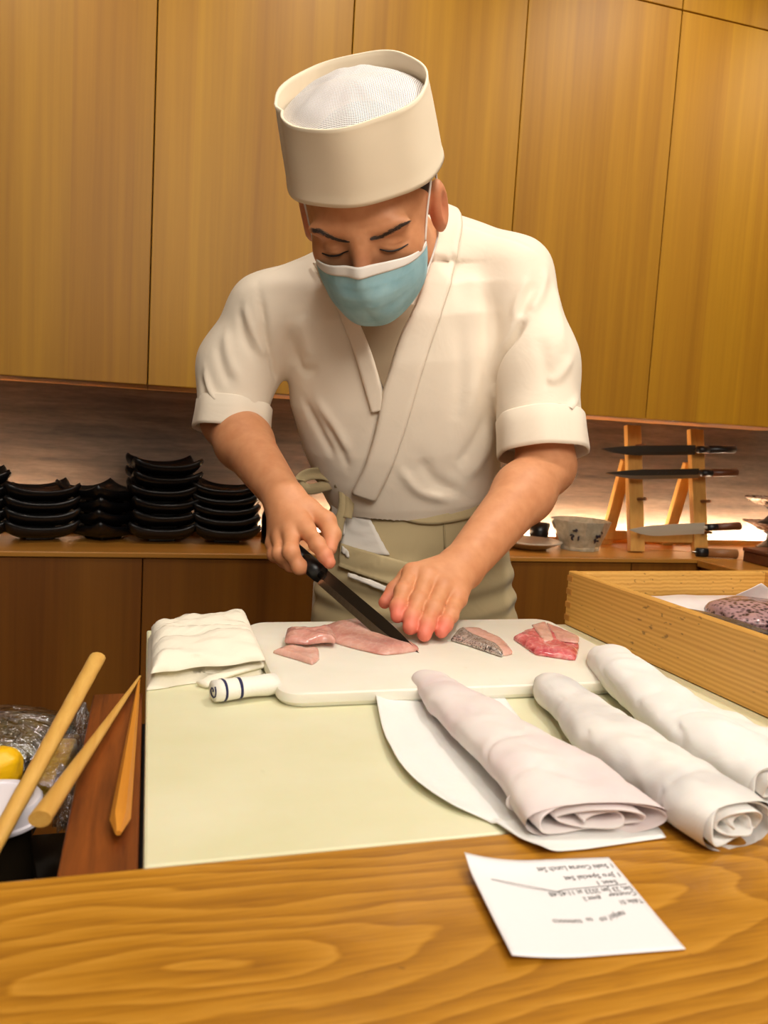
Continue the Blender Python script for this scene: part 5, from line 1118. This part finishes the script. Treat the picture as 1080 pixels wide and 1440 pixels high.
ap_patch('folded_edge', [(0.2790, 1.2080, 1.0039), (0.2897, 1.2044, 1.0001), (0.2984, 1.2014, 0.9962)], [(0.2782, 1.2071, 0.9939), (0.2889, 1.2035, 0.9901), (0.2976, 1.2006, 0.9862)], M['hem'], .0095, 8, 4)
ap_patch('folded_edge', [(0.3014, 1.1970, 0.9633), (0.3343, 1.1813, 0.9575), (0.3670, 1.1652, 0.9473)], [(0.3015, 1.1963, 0.9578), (0.3345, 1.1804, 0.9498), (0.3673, 1.1642, 0.9386)], M['hem'], .0095, 12, 4)
# bow of the waist tie
def ribbon(pts, w, wd, par, name='ribbon', n=26, mat=None):
    C = cr(pts, n); T = np.gradient(C, axis=0); T /= np.linalg.norm(T, axis=1, keepdims=True); wd = np.array(wd, float); R_ = []
    for i in range(n):
        x = wd - T[i] * (wd @ T[i]); x /= np.linalg.norm(x); ww = w[0] + (w[1] - w[0]) * i / (n - 1) if hasattr(w, '__len__') else w; R_.append([C[i] + x * ww * k + np.cross(T[i], x) * .0015 * math.cos(k * 3) for k in np.linspace(-1, 1, 7)])
    return MB().sheet(np.array(R_), .0016).build(name, mat or M['tie'], par, True)
tie = MB(); kn = np.array((0.2863, 1.2189, 1.1056)); 
tm = MB().lathe([(0, -.013), (.008, -.011), (.011, -.003), (.0105, .005), (.007, .012), (0, .014)], tuple(kn), 18).build('waist_tie', M['tie'], ap, True)
up_ = np.array((-0.0263, 0.1150, 0.9930)); rt_ = np.array((0.9587, -0.2786, 0.0577))
ribbon([(0.2852, 1.2194, 1.1077), (0.2633, 1.2299, 1.1150), (0.2412, 1.2496, 1.1105), (0.2311, 1.2535, 1.0997), (0.2415, 1.2450, 1.0884), (0.2640, 1.2286, 1.0951), (0.2848, 1.2211, 1.1020)], (.010, .008), up_, ap, 'tie_loop', 40)
ribbon([(0.2867, 1.2213, 1.1099), (0.2721, 1.2351, 1.1195), (0.2562, 1.2457, 1.1159), (0.2596, 1.2373, 1.1054), (0.2832, 1.2197, 1.1043)], (.007, .006), up_ + rt_ * .3, ap, 'tie_loop', 30)
ribbon([(0.2870, 1.2164, 1.1036), (0.2907, 1.2095, 1.0888), (0.2907, 1.2036, 1.0638), (0.2850, 1.2026, 1.0383), (0.2817, 1.2020, 1.0138)], (.006, .009), rt_, ap, 'tie_tail')
ribbon([(0.2881, 1.2161, 1.1037), (0.2960, 1.2082, 1.0913), (0.2990, 1.2021, 1.0720), (0.2953, 1.2008, 1.0498)], (.006, .010), rt_, ap, 'tie_tail')
ribbon([(0.2891, 1.2160, 1.1059), (0.3047, 1.2126, 1.0979), (0.3248, 1.1947, 1.0846), (0.3551, 1.1785, 1.0761)], (.007, .009), up_, ap, 'tie_band')
ribbon([(0.2839, 1.2242, 1.1096), (0.2773, 1.2375, 1.1173), (0.2758, 1.2535, 1.1253)], (.006, .007), rt_, ap, 'tie_band')
# trousers and shoes (behind the counter)
hp = AC[4]
for sg in (-1, 1):
    x0 = hp + AX * sg * .085; P = [x0 + np.array([0, 0, .0]), x0 + np.array([sg * .01, .01, -.25]), np.array([x0[0] + sg * .02, x0[1] + .03, .45]), np.array([x0[0] + sg * .03, x0[1] + .04, .07])]
    MB().tube([tuple(p) for p in cr(P, 20)], list(np.linspace(.088, .058, 20)), 20).build('trouser_leg', M['trouser'], chef, True)
    bx, by = x0[0] + sg * .03, x0[1] + .02
    MB().tube([(bx, by + .085, .035), (bx, by + .04, .050), (bx, by - .05, .046), (bx, by - .12, .034), (bx, by - .155, .024)], [.030, .040, .043, .040, .022], 16, (1, .85), (0, 0, 1)).build('shoe', M['trouser'], chef, True)
# the knife in his right hand
kt = np.array((0.2792, 0.7498, 0.9638)); kh = np.array((0.2141, 0.9431, 1.0139))
kd = nrm(kt - kh); 
knife('kitchen_knife', 'black-handled kitchen knife in the chef\'s hand cutting the pink fillet', tuple(kt), tuple(kh), .125, .0205, (M['steel_dark'], M['edge'], M['handle'], M['handle']), drop=(-0.5770, -0.1772, -0.8004))
